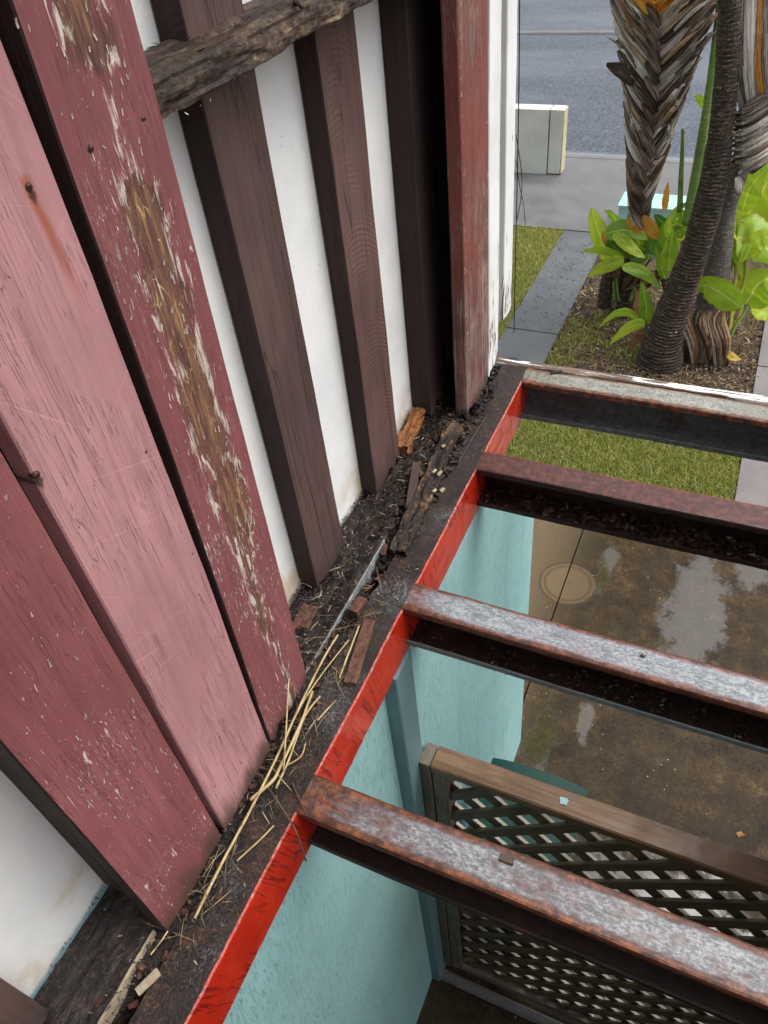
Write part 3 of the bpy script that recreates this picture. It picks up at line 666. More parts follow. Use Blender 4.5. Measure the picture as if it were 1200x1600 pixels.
def inner(yb, w, mat, x1=-.645, z0=.002, label=None, seed=0.):
    return vboard('wall_board', yb, yb, w, -.686, x1, z0, TOP, mat, label, .035, seed, side=MAT['boardshade'])
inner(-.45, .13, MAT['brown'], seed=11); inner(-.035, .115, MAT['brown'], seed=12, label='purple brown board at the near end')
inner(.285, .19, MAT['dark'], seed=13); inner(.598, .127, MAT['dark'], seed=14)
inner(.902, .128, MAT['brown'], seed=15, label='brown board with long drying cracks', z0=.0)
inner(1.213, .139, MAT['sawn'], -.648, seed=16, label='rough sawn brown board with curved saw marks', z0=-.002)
inner(1.515, .115, MAT['dark'], -.633, seed=17, label='board in the recess, its shade painted dark', z0=.0)
for y0, y1 in ((-2.6, .196), (.199, 1.60)):
    box('wall_sheet', (-.70, -.6875), (y0, y1), (-.018, TOP), MAT['sheet'], house, ch=.001)
box('cavity_shade_panel', (-.80, -.76), (1.5, 1.79), (-.12, TOP), MAT['cavityshade'], house)  # these two black panels stand in for shade in the void
box('cavity_shade_panel', (-.90, -.60), (1.785, 1.805), (-.12, TOP), MAT['cavityshade'], house)
# end wall beyond the corner and the white corner boards
box('end_wall', (-4.5, -.60), (1.81, 1.85), (-2.2, TOP), MAT['white'], house)
o = box('corner_board', (-.580, -.546), (1.666, 1.745), (.004, TOP), MAT['white'], house, n=50, wob=.0025, rag0=.05, seed=31, nb=8, na=2); o['label'] = 'white corner board with flaking paint'
o = box('corner_board', (-.600, -.546), (1.786, 1.858), (.085, TOP), MAT['white'], house, n=50, wob=.0025, rag0=.07, seed=35, nb=8, na=2); o['label'] = 'narrow white corner strip split at its foot'
box('corner_batten', (-.62, -.582), (1.67, 1.85), (-.02, TOP), MAT['cavityshade'], house)  # coloured shade-black so the corner gap reads dark
def rough(name, x, y, z, mat, parent=None, axis='y', res=.007, amp=.006, fr=30., seed=0., tear=.0, an=(1, .35, 1), ch=.004, smooth=False):
    """timber block with eroded, fibrous faces (displaced dense mesh)"""
    (x0, x1), (y0, y1), (z0, z1) = x, y, z
    d = dict(x=(y1 - y0, z1 - z0, x1 - x0), y=(z1 - z0, x1 - x0, y1 - y0))[axis]
    na, nb, n = [max(1, int(k / res)) for k in d]
    if axis == 'y': V, F, U = profile_bar(rect(z0, z1, x0, x1, ch, na, nb), (0, y0, 0), (0, y1, 0), (0, 0, 1), (1, 0, 0), n, 0, tear, tear, seed)
    else: V, F, U = profile_bar(rect(y0, y1, z0, z1, ch, na, nb), (x0, 0, 0), (x1, 0, 0), (0, 1, 0), (0, 0, 1), n, 0, tear, tear, seed)
    c = Vector(((x0 + x1) / 2, 0, (z0 + z1) / 2)); W = []
    for q in V:
        q = Vector(q); s = Vector((q.x * an[0], q.y * an[1], q.z * an[2])) * fr + Vector((seed, seed, seed))
        k = mn.noise(s) + .5 * mn.noise(s * 2.3) + .3 * mn.noise(s * 5.1) - .25
        e = Vector((q.x - c.x, 0, q.z - c.z)) if axis == 'y' else Vector((0, q.y - (y0 + y1) / 2, q.z - c.z))
        q = q + e.normalized() * (k * amp); W.append(q[:])
    return obj(name, W, F, mat, parent, uv=U, smooth=smooth)
o = rough('rail', (-.684, -.580), (.60, 1.72), (.966, 1.006), MAT['rail_rot'], house, res=.005, amp=.0075, fr=34, seed=5., an=(1, .22, 1)); o['label'] = 'badly rotted horizontal rail across the boards'
o = rough('bottom_plate', (-.690, -.577), (-.9, 1.80), (-.10, -.004), MAT['rotdark'], house, res=.009, amp=.006, fr=26, seed=8.); o['label'] = 'dark rotten bottom plate under the boards'
o = box('edge_flashing', (-.577, -.5735), (.60, 1.02), (-.085, -.0005), MAT['flash'], house, ch=.0008, axis='y', n=40, wob=.0025, seed=41); o['label'] = 'thin pale metal strip along the plate edge'
o = box('edge_flashing', (-.577, -.5725), (-.12, .165), (-.03, .001), MAT['paleWood'], house, ch=.0008, axis='y', n=20, wob=.003, seed=43); o['label'] = 'pale split edge strip below the red board'
n_ = 420; P = np.stack([rng.uniform(-.68, -.572, n_), rng.uniform(.64, 1.5, n_), np.full(n_, 1.008)], 1); fr_ = rng.uniform(0, 1, n_) < .5
P[fr_, 0] = -.577 + rng.uniform(-.004, .004, fr_.sum()); P[fr_, 2] = rng.uniform(.962, 1.01, fr_.sum())
flakes('rail_splinters', 'loose rotten splinters clinging to the crumbling rail', P, .003, .014, .0008, .0025, MAT['litter'], .5, parent=house)
for z0 in (.972,):
    for yy in (1.02, 1.19):
        V, F, U = tube([(-.60, yy, 1.004), (-.585, yy - .02, 1.012), (-.565, yy - .045, 1.009)], [.004, .004, .003], 8)
        obj('bent_nail', V, F, MAT['nail'], house, smooth=True)
# wall, floors and roof overhang added out of view to shade the scene
o = box('shade_back_wall', (-.56, 3.4), (-2.75, -2.60), (GZ, 2.75), MAT['brown'], ch=.004); o['kind'] = 'structure'  # added behind the viewer to block light on camera-facing sides
o = box('floor', (-.54, 3.2), (-2.59, .01), (.004, .03), MAT['brown'], ch=.003); o['kind'] = 'structure'  # stands under the viewer; its reach set to darken the wall below
o = box('floor', (.36, 3.2), (.015, 1.74), (.006, .03), MAT['brown'], ch=.003); o['kind'] = 'structure'  # added beyond the view to darken the wall and gate below
o = box('shade_eave', (-1.4, .05), (-2.75, 2.0), (2.60, 2.66), MAT['brown'], ch=.004); o['kind'] = 'structure'  # added above the view to hold back sky light
# ================================================================ LOWER WALL
lw = thing('lower_wall', 'turquoise rendered wall below the deck with a brushed vertical texture', 'wall', (-.5, .8, GZ))
V, F, U = profile_bar(rect(-.64, -.49, -3, .79, .004), (0, 0, GZ - .02), (0, 0, -.142), (1, 0, 0), (0, 1, 0)); obj('wall_panel', V, F, MAT['turq'], lw, uv=U)['label'] = 'shaded near panel under the boards'
V, F, U = profile_bar([(.86, GZ - .02), (1.92, GZ - .02), (1.92, -.74), (1.33, -.142), (.86, -.142)], (-.64, 0, 0), (-.461, 0, 0), (0, 1, 0), (0, 0, 1)); obj('wall_panel', V, F, MAT['turq'], lw, uv=U)['label'] = 'brighter far panel ending at the corner'
box('corner_trim', (-.54, -.4555), (.778, .861), (GZ, -.143), MAT['turqflat'], lw, ch=.003)['label'] = 'blue grey upright between the two panels'
box('return_panel', (-4.5, -.642), (1.78, 1.90), (GZ - .02, -.145), MAT['turq'], lw)

# ================================================================ STEEL DECK FRAME
deck = thing('deck_frame', 'rusting steel deck frame of open joists welded to a red primed edge beam', 'deck frame', (0, .9, -.07))
def section(name, prof, segm, p0, p1, u, v, mats, parent, n=40, wob=0., seed=0., label=None, wf=3.):
    V, F, U = profile_bar(prof, p0, p1, u, v, n, wob, 0, 0, seed, wf=wf)
    k = len(prof); mi = [segm[i % k] for i in range(n * k)] + [segm[0]] * 2
    o = obj(name, V, F, mats, parent, uv=U, midx=mi)
    if label: o['label'] = label
    return o
D, T = .138, .006
# profile in (x, z); web faces the open deck, flanges run back under the wall
ns = 10
top = [(-.535 + (.535 - .463) * i / ns, 0.) for i in range(ns + 1)]
prof = top + [(-.460, -.003)] + [(-.460, -D * i / 6) for i in range(1, 6)] + [(-.460, -D), (-.535, -D), (-.535, -D + T), (-.466, -D + T), (-.466, -T), (-.535, -T)]
segm = [0] * ns + [1] + [1] * 6 + [2] * 6
section('edge_beam', prof, segm, (0, -1.4, 0), (0, 1.765, 0), (1, 0, 0), (0, 0, 1), [MAT['beamtop'], MAT['redox'], MAT['rustin']], deck, 200, .0028, 3., 'edge beam with a grimy flange and wet red primed face', wf=5.)
def joist(y0, mats, label, seed, F_=.072, Dj=.125, t=.004, lip=.016):
    p = [(0, -lip), (0, -.005), (.0015, -.0015), (.005, 0)] + [(.005 + (F_ - .010) * i / 6, 0) for i in range(1, 7)] + [(F_ - .0015, -.0015), (F_, -.005), (F_, -Dj + .004), (F_ - .004, -Dj), (.004, -Dj), (0, -Dj + .004), (0, -Dj + lip),
         (t, -Dj + lip), (t, -Dj + t), (F_ - t, -Dj + t), (F_ - t, -t), (t, -t), (t, -lip)]
    #      lip edge  corners   top
    sg = [1, 1, 0] + [0] * 6 + [3, 3, 2, 2, 2, 4, 4, 4, 4, 2, 2, 2, 1]
    return section('joist', p, sg[:len(p)] + [1] * (len(p) - len(sg)), (-.4635, y0, .0015), (1.9, y0, .0015), (0, 1, 0), (0, 0, 1), mats, deck, 160, .0022, seed, label, wf=4.)
R_ = MAT['rustin']
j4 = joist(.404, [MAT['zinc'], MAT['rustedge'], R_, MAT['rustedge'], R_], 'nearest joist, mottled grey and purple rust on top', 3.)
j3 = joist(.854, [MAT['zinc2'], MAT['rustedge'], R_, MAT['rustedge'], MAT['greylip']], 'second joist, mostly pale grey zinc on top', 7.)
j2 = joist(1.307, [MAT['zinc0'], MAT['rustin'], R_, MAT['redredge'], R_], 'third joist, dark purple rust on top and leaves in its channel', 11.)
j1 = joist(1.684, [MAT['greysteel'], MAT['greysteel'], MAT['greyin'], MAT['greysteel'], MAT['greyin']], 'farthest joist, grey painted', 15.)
o = box('edge_strip', (-.57, 1.9), (1.758, 1.784), (-.10, .006), MAT['dirtywhite'], deck, ch=.003, axis='x', n=160, wob=.006, seed=51, na=4, nb=2); o['label'] = 'white painted timber strip along the farthest joist'
# ================================================================ DEBRIS ALONG THE PLATE
def gz_(x, y):
    d = 0.
    d += .010 * nz((x, y, 0), 22, 2.) + .006 * nz((x, y, 0), 60, 5.)
    hole = math.exp(-((y - .98) / .075) ** 2 - ((x + .55) / .026) ** 2) * .12 + math.exp(-((y - .02) / .06) ** 2 - ((x + .545) / .022) ** 2) * .12
    if x > -.535: d += max(0, .5 * nz((0, y, 3), 7, 1.) + .45 * nz((x, y, 0), 30, 8.) + .12) * .03 * min(1, (x + .535) / .008) - max(0, x + .515) * .7
    return -.012 + d - hole + .012 * max(0, nz((0, y, 0), 3.1, 7.))
V, F = [], []
nx, ny = 32, 420
for j in range(ny + 1):
    for i in range(nx + 1):
        x = -.592 + (.592 - .488) * i / nx; y = -.4 + 2.2 * j / ny; V.append((x, y, gz_(x, y)))
for j in range(ny):
    for i in range(nx):
        a = j * (nx + 1) + i; F.append((a, a + 1, a + nx + 2, a + nx + 1))
tag(obj('debris_bed', V, F, MAT['soil'], smooth=True), 'wet black rotted debris filling the gap between plate and beam', 'debris', kind='stuff')
def hm(P, base):
    P = P.copy(); P[:, 2] += [base(p[0], p[1]) for p in P]; return P
n1 = lambda x, y: .004 + .010 * max(0, nz((x, y, 0), 12, 3.)) + .006 * random.random()
P = hm(area(5200, -.690, -.578, .62, 1.66, 0), n1)
flakes('plate_litter', 'fine dark splinters and crumbs lying on the rotten bottom plate', P, .004, .020, .0008, .0028, MAT['litter'], .5)
P = hm(area(700, -.690, -.55, -.25, .17, 0), n1); flakes('near_plate_litter', 'crumbs on the plate below the near white sheet', P, .002, .012, .0008, .0022, MAT['litter'], .4)
P = hm(area(5200, -.592, -.515, -.2, 1.74, 0), lambda x, y: gz_(x, y) + .008 * random.random())
flakes('gap_litter', 'splinters and rotted crumbs lying in the gap beside the red beam', P, .003, .018, .0008, .003, MAT['litter'], .6)
P = hm(area(3600, -.535, -.462, -.1, 1.70, .002), lambda x, y: .003 * random.random()); P = P[patch(P, 9, -.15) & (rng.uniform(0, 1, len(P)) < np.clip((-.455 - P[:, 0]) / .06, .12, 1))]
flakes('flange_crumbs', 'rust and soil crumbs on the top flange of the edge beam', P, .002, .010, .0008, .003, MAT['litter'], .35)
P = hm(area(230, -.592, -.49, .16, .92, 0), lambda x, y: max(gz_(x, y), .002) + .010 * random.random())
flakes('straw_bits', 'short broken bits of dirty straw strewn along the gap by the longer stalks', P, .010, .060, .0006, .0016, MAT['strawbits'], .25)
P = area(4200, -.455, .75, 1.316, 1.374, 0); P[:, 2] = -.119 + .02 * rng.uniform(0, 1, len(P)) * np.clip((P[:, 1] - 1.295) / .06, 0, 1)
flakes('channel_leaves', 'wet brown dead leaves packed along the third joist channel', P, .010, .030, .005, .013, MAT['leafl'], .22, 'leaves')
P = area(1100, -.455, .75, .856, .92, -.118); flakes('channel_crumbs', 'dark crumbs in the second joist channel', P, .003, .014, .002, .006, MAT['leafl'], .3)

def rubble(name, label, P, smin, smax, mat):
    V, F = [], []
    for q in P:
        L, W, H = random.uniform(smin, smax) * random.uniform(.7, 1.8), random.uniform(smin, smax) * .6, random.uniform(smin, smax) * .4
        R = Matrix.Rotation(random.gauss(1.57, .7), 3, 'Z') @ Matrix.Rotation(random.gauss(0, .35), 3, 'Y') @ Matrix.Rotation(random.gauss(0, .3), 3, 'X'); b = len(V)
        for i in range(4):
            fx = i / 3 - .5; s = 1 - .5 * abs(fx) * random.random()
            for (u, v) in ((-.5, -.5), (.5, -.5), (.6, .1), (.2, .55), (-.3, .5), (-.6, 0)):
                V.append((Vector(q) + R @ Vector((fx * L, u * W * s + random.gauss(0, W * .12), v * H * s + random.gauss(0, H * .15))))[:])
        for i in range(3):
            for j in range(6): F.append((b + i * 6 + j, b + i * 6 + (j + 1) % 6, b + i * 6 + 6 + (j + 1) % 6, b + i * 6 + 6 + j))
        F += [tuple(b + k for k in (5, 4, 3, 2, 1, 0)), tuple(b + 18 + k for k in range(6))]
    tag(obj(name, V, F, mat), label, 'debris', kind='stuff')
def hgt(P, dz): return [(p[0], p[1], max(gz_(p[0], p[1]), -.03) + dz * random.random()) for p in P]
rubble('rotten_rubble', 'black wet fragments of rotted timber heaped between the plate and the far half of the beam', hgt(np.concatenate([area(330, -.600, -.515, .93, 1.74, 0), area(60, -.53, -.485, .98, 1.68, 0)]), .016), .007, .022, MAT['rotdark'])
rubble('rotten_crumbs', 'brown crumbs of rotted timber along the near half of the beam', hgt(np.concatenate([area(160, -.596, -.520, -.15, .95, 0), area(60, -.62, -.56, .68, 1.5, 0)]), .008), .004, .013, MAT['brownrot'])
rubble('split_rot', 'pale brown splits of rotted timber among the wet fragments', hgt(area(70, -.600, -.52, .95, 1.6, 0), .024), .006, .020, MAT['rotten'])
def chunk(name, label, cat, p0, p1, w, h, mat, amp=.005, seed=0., group=None, up=(0, 0, 1), res=.005, tear=.01, taper=0., fr=45):
    p0, p1 = Vector(p0), Vector(p1); t = (p1 - p0).normalized(); u = Vector(up).cross(t).normalized(); v = t.cross(u); L = (p1 - p0).length
    na, nb, n = max(2, int(w / res)), max(1, int(h / res)), max(2, int(L / res))
    V, F, U = profile_bar(rect(-w / 2, w / 2, 0, h, min(.0015, h * .2), na, nb), p0, p1, u, v, n, 0, tear, tear, seed); W = []
    for q in V:
        q = Vector(q); f = (q - p0).dot(t) / L; ax = p0 + t * (f * L) + v * h / 2; s = (u * (q - p0).dot(u) + v * (q - p0).dot(v) + t * ((q - p0).dot(t) * .3)) * fr + Vector((seed, 0, seed))
        k = mn.noise(s) + .5 * mn.noise(s * 2.7) - .1; e = (q - ax); q = ax + e * (1 - taper * f) + (e.normalized() * (k * amp) if e.length > 1e-6 else Vector()); W.append(q[:])
    o = obj(name, W, F, mat, uv=U); return tag(o, label, cat, group)
Z = lambda x, y, z=.004: onz(x, y, z)
chunk('rotten_beam', 'long crumbling rotten timber lying beside the red beam near the white corner', 'rotten timber', Z(622, 872, -.004), Z(712, 668, .006), .040, .022, MAT['rotten'], .011, 3., res=.004, tear=.05)
chunk('rotten_lump', 'orange brown lump of rotten wood at the foot of the rough sawn board', 'wood lump', Z(628, 712, .002), Z(655, 650, .012), .034, .030, MAT['orangerot'], .008, 9., res=.0035, tear=.01, fr=60)
chunk('wood_lath', 'flat purple brown lath lying beside the crumbling rotten timber', 'lath', Z(640, 796, .012), Z(651, 722, .022), .020, .005, MAT['brown'], .001, 2., tear=.004)
chunk('wood_lath', 'dark red brown lath lying beside the red beam and the dry stalks', 'lath', Z(546, 1072, .004), Z(578, 970, .010), .024, .007, MAT['brownrot'], .0016, 4., tear=.006)
chunk('wood_block', 'small broken brown block of wood at the head of the dark lath', 'wood block', Z(552, 962, .010), Z(568, 938, .016), .020, .016, MAT['brownrot'], .0025, 6., tear=.004)
chunk('wood_chip', 'small orange brown chip standing over the hole in the debris', 'wood chip', Z(599, 868, .0), Z(603, 850, .012), .011, .004, MAT['brownrot'], .001, 7., tear=.003)
chunk('board_scrap', 'brown board scrap beside the foot of the rotten red board', 'wood scrap', Z(468, 985, .003), Z(487, 945, .005), .036, .006, MAT['brownrot'], .002, 8., tear=.01)
chunk('wood_splinter', 'pale split wood splinter near the bottom of the red board', 'splinter', Z(211, 1556, .004), Z(254, 1514, .010), .012, .005, MAT['paleWood'], .0014, 12., tear=.012)
chunk('bark_chip', 'small dark bark chip lying on top of the nearest joist', 'bark chip', Z(777, 1339, .001), Z(805, 1349, .001), .011, .007, MAT['twig'], .002, 13., tear=.005)
chunk('pebble', 'dark crumb resting on top of the second joist', 'crumb', Z(1001, 1024, 0), Z(1007, 1028, 0), .006, .006, MAT['twig'], .0015, 14., tear=.001)
chunk('paint_chip', 'dark paint chip lying on the farthest joist near the corner', 'paint chip', Z(858, 585, .001), Z(878, 580, .002), .010, .004, MAT['soil'], .002, 15., tear=.004)
yl = [(676, 770), (688, 770), (683, 745), (690, 700), (676, 740), (694, 668), (700, 690)]
for i, (a, b) in enumerate(yl[:5]):
    q = Z(a, b, .026); chunk('pale_rot_fleck', 'pale yellow flake of rotted wood on the crumbling timber', 'wood flake', q, q + Vector((.004, .012 + .004 * (i % 3), .001)), .007 + .002 * (i % 2), .004, MAT['paleWood'], .0015, 20. + i, 'pale flakes on the crumbling timber', tear=.004)
def stalk(name, label, cat, pts, r, mat, group=None, sides=7):
    V, F, U = tube([onz(*p) for p in pts], [r * (1 - .25 * i / len(pts)) for i in range(len(pts))], sides, sub=5)
    return tag(obj(name, V, F, mat, uv=U, smooth=True), label, cat, group)
G1 = 'dry stalks lying along the beam'
stalk('dry_stalk', 'longest straw stalk, running from the left red board up past the pink board', 'stalk', [(304, 1435, .010), (345, 1352, .016), (392, 1264, .020), (432, 1184, .026), (470, 1100, .030), (505, 1030, .028), (528, 992, .024)], .0026, MAT['straw'], G1)
stalk('dry_stalk', 'thick straw stalk with a cut hollow end below the pink board', 'stalk', [(391, 1250, .018), (424, 1222, .024), (437, 1200, .026), (470, 1130, .030), (488, 1080, .028)], .0031, MAT['straw'], G1)
stalk('dry_stalk', 'straw stalk leaning up against the foot of the rotten red board', 'stalk', [(443, 1202, .030), (447, 1140, .055), (451, 1062, .085)], .0017, MAT['straw'], G1)
stalk('dry_stalk', 'short straw stalk in the middle of the bundle, nearest the red face', 'stalk', [(431, 1232, .014), (452, 1185, .020), (476, 1120, .024), (500, 1088, .022)], .0021, MAT['straw'], G1)
stalk('dry_stalk', 'straw stalk crossing low from the bundle towards the red beam corner', 'stalk', [(449, 1196, .010), (470, 1182, .012), (477, 1162, .014)], .0017, MAT['straw'], G1)
stalk('dry_stalk', 'pale straw stalk lying along the dark lath', 'stalk', [(530, 1060, .012), (545, 1020, .016), (561, 978, .016)], .0021, MAT['straw'], G1)
stalk('dry_stalk', 'grey straw stalk behind the bundle, close to the rotten red board', 'stalk', [(424, 1200, .012), (462, 1118, .016), (498, 1060, .014), (545, 1000, .010)], .0017, MAT['straw'], G1)
stalk('dry_stalk', 'thin pale stalk lying on the grey flange below the bundle', 'stalk', [(370, 1345, .005), (400, 1318, .007), (428, 1290, .006)], .0016, MAT['straw'], G1)
stalk('dry_stalk', 'short straw stalk near the dark lath pointing at the red face', 'stalk', [(496, 1126, .010), (510, 1110, .012), (525, 1094, .012)], .0017, MAT['straw'], G1)
stalk('twig', 'thin dark twig hanging over the red face near the nearest joist', 'twig', [(408, 1214, .020), (440, 1262, .012), (462, 1298, .006), (478, 1345, -.05)], .0018, MAT['twig'])
stalk('twig', 'short dark twig on the flange above the nearest joist', 'twig', [(456, 1222, .006), (468, 1250, .008), (480, 1275, .005)], .0015, MAT['twig'])
stalk('twig', 'long thin grey twig in the dark gap below the faded red board', 'twig', [(715, 725, .004), (735, 690, .012), (760, 650, .010)], .0016, MAT['twig'])
stalk('twig', 'thin twig lying below the left red board, beside the pale edge strip', 'twig', [(235, 1492, .006), (252, 1470, .008), (262, 1455, .008)], .0014, MAT['straw'])
for i in range(34):
    y = random.uniform(.66, 1.45); x = random.uniform(-.68, -.59); a = random.uniform(0, 6.28); L = random.uniform(.010, .028); q = Vector((x, y, .012 + random.random() * .008)); d = Vector((math.cos(a), math.sin(a), random.uniform(-.1, .15))) * L
    V, F, U = tube([q - d * .5, q + Vector((random.uniform(-.0012, .0012), random.uniform(-.0012, .0012), .001)), q + d * .5], [.0008, .0010, .0006], 5)
    tag(obj('splinter', V, F, MAT['paleWood'] if i % 3 else MAT['twig'], uv=U), 'tiny pale splinter among the dark litter on the bottom plate', 'splinter', 'tiny splinters on the bottom plate')

# ================================================================ LATTICE GATE
gate = thing('lattice_gate', 'dark wet timber lattice gate with a wide brown top rail below the joists', 'gate', (.1, .86, GZ + .03))
gx0, gx1, gzb, gzt = -.455, .66, -2.22, -.580
o = box('top_rail', (gx0 + .032, gx1), (.829, .892), (gzt - .035, gzt), MAT['rail'], gate, ch=.004, axis='x', n=30, wob=.0015, seed=61)
box('stile', (gx0, gx0 + .030), (.829, .889), (gzb, gzt - .001), MAT['stile'], gate, ch=.003, n=20, wob=.001, seed=62)
box('stile', (gx0 + .033, gx0 + .072), (.831, .887), (gzb, gzt - .037), MAT['stile'], gate, ch=.003, n=20, wob=.001, seed=63)
box('stile', (gx1 - .05, gx1 - .002), (.831, .887), (gzb, gzt - .037), MAT['stile'], gate, ch=.003)
box('bottom_rail', (gx0 + .074, gx1 - .052), (.831, .887), (gzb, gzb + .045), MAT['stile'], gate, ch=.003, axis='x')
lx0, lx1, lz0, lz1 = gx0 + .066, gx1 - .045, gzb + .038, gzt - .030
def lattice(sgn, y0, y1, edge, pitch=.121, wd=.036):
    q = -4.
    while q < 4:
        # line z = sgn*x + q clipped to the opening
        pts = []
        for X in (lx0, lx1):
            zz = sgn * X + q
            if lz0 <= zz <= lz1: pts.append((X, zz))
        for ZZ in (lz0, lz1):
            xx = (ZZ - q) / sgn
            if lx0 < xx < lx1: pts.append((xx, ZZ))
        if len(pts) >= 2:
            pts.sort(); (xa, za), (xb, zb) = pts[0], pts[-1]
            if xb - xa > .03:
                u = Vector((0, 1, 0)); t = Vector((xb - xa, 0, zb - za)).normalized(); v = t.cross(u)
                V, F, U = profile_bar(rect(y0, y1, -wd / 2, wd / 2, .0015), (xa, 0, za), (xb, 0, zb), u, v, 4, .0012, 0, 0, q)
                mi = [1 if (i % 8) in (0, 4) else 0 for i in range(32)] + [0, 0]; obj('slat', V, F, [MAT['slat'], edge], gate, uv=U, midx=mi)
        q += pitch
lattice(1., .8460, .8560, MAT['slat']); lattice(-1., .8570, .8690, MAT['slatedge'])
c = chunk('paint_flake', 'pale turquoise paint flake lying on the gate top rail', 'paint flake', onz(873, 1250, gzt + .001), onz(889, 1254, gzt + .001), .018, .002, MAT['turqbox'], .0012, 31., res=.003, tear=.008)
chunk('fallen_leaf', 'small yellow leaf lying on the wet concrete beyond the gate', 'leaf', onz(1150, 1306, GZ + .002), onz(1162, 1302, GZ + .004), .022, .003, MAT['leafor'], .002, 33., res=.006)
th = box('threshold', (-.46, 1.2), (.785, .825), (GZ + .001, GZ + .022), MAT['pathr'], axis='x', ch=.008, n=20, wob=.004); th['kind'] = 'structure'

# ================================================================ GREEN BIN
bn = thing('wheelie_bin', 'dark green plastic bin with a curved lid standing behind the lattice gate', 'bin', (-.22, 1.08, GZ))
zt = -1.275
V, F, U = [], [], []
def loop(x0, x1, y0, y1, z, r=.03, k=4):
    out = []
    for cx, cy, a0 in ((x1 - r, y1 - r, 0), (x0 + r, y1 - r, 90), (x0 + r, y0 + r, 180), (x1 - r, y0 + r, 270)):
        for i in range(k + 1):
            a = math.radians(a0 + 90 * i / k); out.append((cx + r * math.cos(a), cy + r * math.sin(a), z))
    return out
def loft(name, loops, mat, parent, cap=True):
    V = [p for l in loops for p in l]; k = len(loops[0]); F = []
    for i in range(len(loops) - 1):
        for j in range(k): a, b = i * k + j, i * k + (j + 1) % k; F.append((a, b, b + k, a + k))
    if cap: F.append(tuple(range(k - 1, -1, -1))); F.append(tuple(range((len(loops) - 1) * k, len(loops) * k)))
    return obj(name, V, F, mat, parent, smooth=False)
loft('body', [loop(-.34, -.12, .96, 1.18, GZ + .06), loop(-.345, -.115, .955, 1.185, GZ + .08), loop(-.375, -.09, .93, 1.225, zt - .10), loop(-.39, -.075, .92, 1.24, zt - .095), loop(-.39, -.075, .92, 1.24, zt - .04)], MAT['bin'], bn)
ld = []
for i in range(9):
    f = i / 8; x = -.395 + .33 * f; zc = zt + .012 + .028 * math.sin(math.pi * f) ** .7
    ld.append((x, zc))
V, F = [], []
for s, yy in enumerate((.905, .915, 1.255, 1.268)):
    for x, zc in ld: V.append((x, yy, zc - (.05 if s in (0, 3) else 0)))
for s in range(3):
    for i in range(8): a = s * 9 + i; F.append((a, a + 1, a + 10, a + 9))
k = len(V)
for s, yy in enumerate((.905, 1.268)):
    pass
for x, zc in ld: V.append((x, .905, zt - .045))
for x, zc in ld: V.append((x, 1.268, zt - .045))
F += [(i, k + i, k + i + 1, i + 1) for i in range(8)] + [(27 + i, 28 + i, k + 10 + i, k + 9 + i) for i in range(8)]
F += [(0, 9, 18, 27, k + 9, k), (8, k + 8, k + 17, 35, 26, 17)]
obj('lid', V, F, MAT['bin'], bn)
for x in (-.36, -.10):
    V, F, U = tube([(x - .02, 1.17, GZ + .08), (x + .02, 1.17, GZ + .08)], [.08, .08], 16); obj('wheel', V, F, MAT['black'], bn, smooth=False)

# ================================================================ CABLES BY THE CORNER
for i, (lab, pts, r) in enumerate((('longest dark cable hanging beside the white corner strip', [(812, -20, 1.86), (811, 120, 1.87), (809, 240, 1.87), (806, 380, 1.87), (803, 520, 1.87)], .0014),
                                   ('thin dark wire bowed outward from the white corner strip', [(806, 210, 1.88), (815, 270, 1.88), (814, 310, 1.88), (806, 350, 1.88)], .0011),
                                   ('thin loose wire with a dangling end beside the white corner strip', [(806, 250, 1.88), (812, 290, 1.88), (818, 320, 1.88), (821, 352, 1.88)], .0009))):
    V, F, U = tube([ony(*p) for p in pts], [r] * len(pts), 6, sub=5); tag(obj('cable', V, F, MAT['black'], uv=U, smooth=True), lab, 'cable')

# ================================================================ BLOCKS NEAR THE STREET
pl = thing('letterbox_pillar', 'pale rendered block pillar at the road edge behind the white corner', 'pillar', (-2.4, 9.15, GZ))
box('block', (-3.0, -2.285), (9.09, 9.27), (GZ, -1.60), MAT['pillar'], pl, ch=.006, n=6, wob=.004, seed=71)
box('block', (-2.270, -2.128), (9.09, 9.27), (GZ + .012, -1.60), MAT['pillar'], pl, ch=.006, n=6, wob=.004, seed=72)
box('joint', (-2.286, -2.269), (9.10, 9.26), (GZ, -1.606), MAT['pathr'], pl)
o = box('raw_end', (-2.127, -2.112), (9.098, 9.262), (GZ + .014, -1.604), MAT['cream'], pl, ch=.004, n=12, wob=.006, seed=73); o['label'] = 'cream unpainted end face'
tb = thing('garden_block', 'low turquoise painted block standing behind the palms by the driveway', 'block', (-.6, 8.0, GZ))
box('block', (-1.20, .02), (7.79, 8.12), (GZ - .05, -2.078), MAT['turqbox'], tb, ch=.008)
box('cap', (-1.212, .03), (7.78, 8.13), (-2.077, -2.055), MAT['turqbox'], tb, ch=.006)

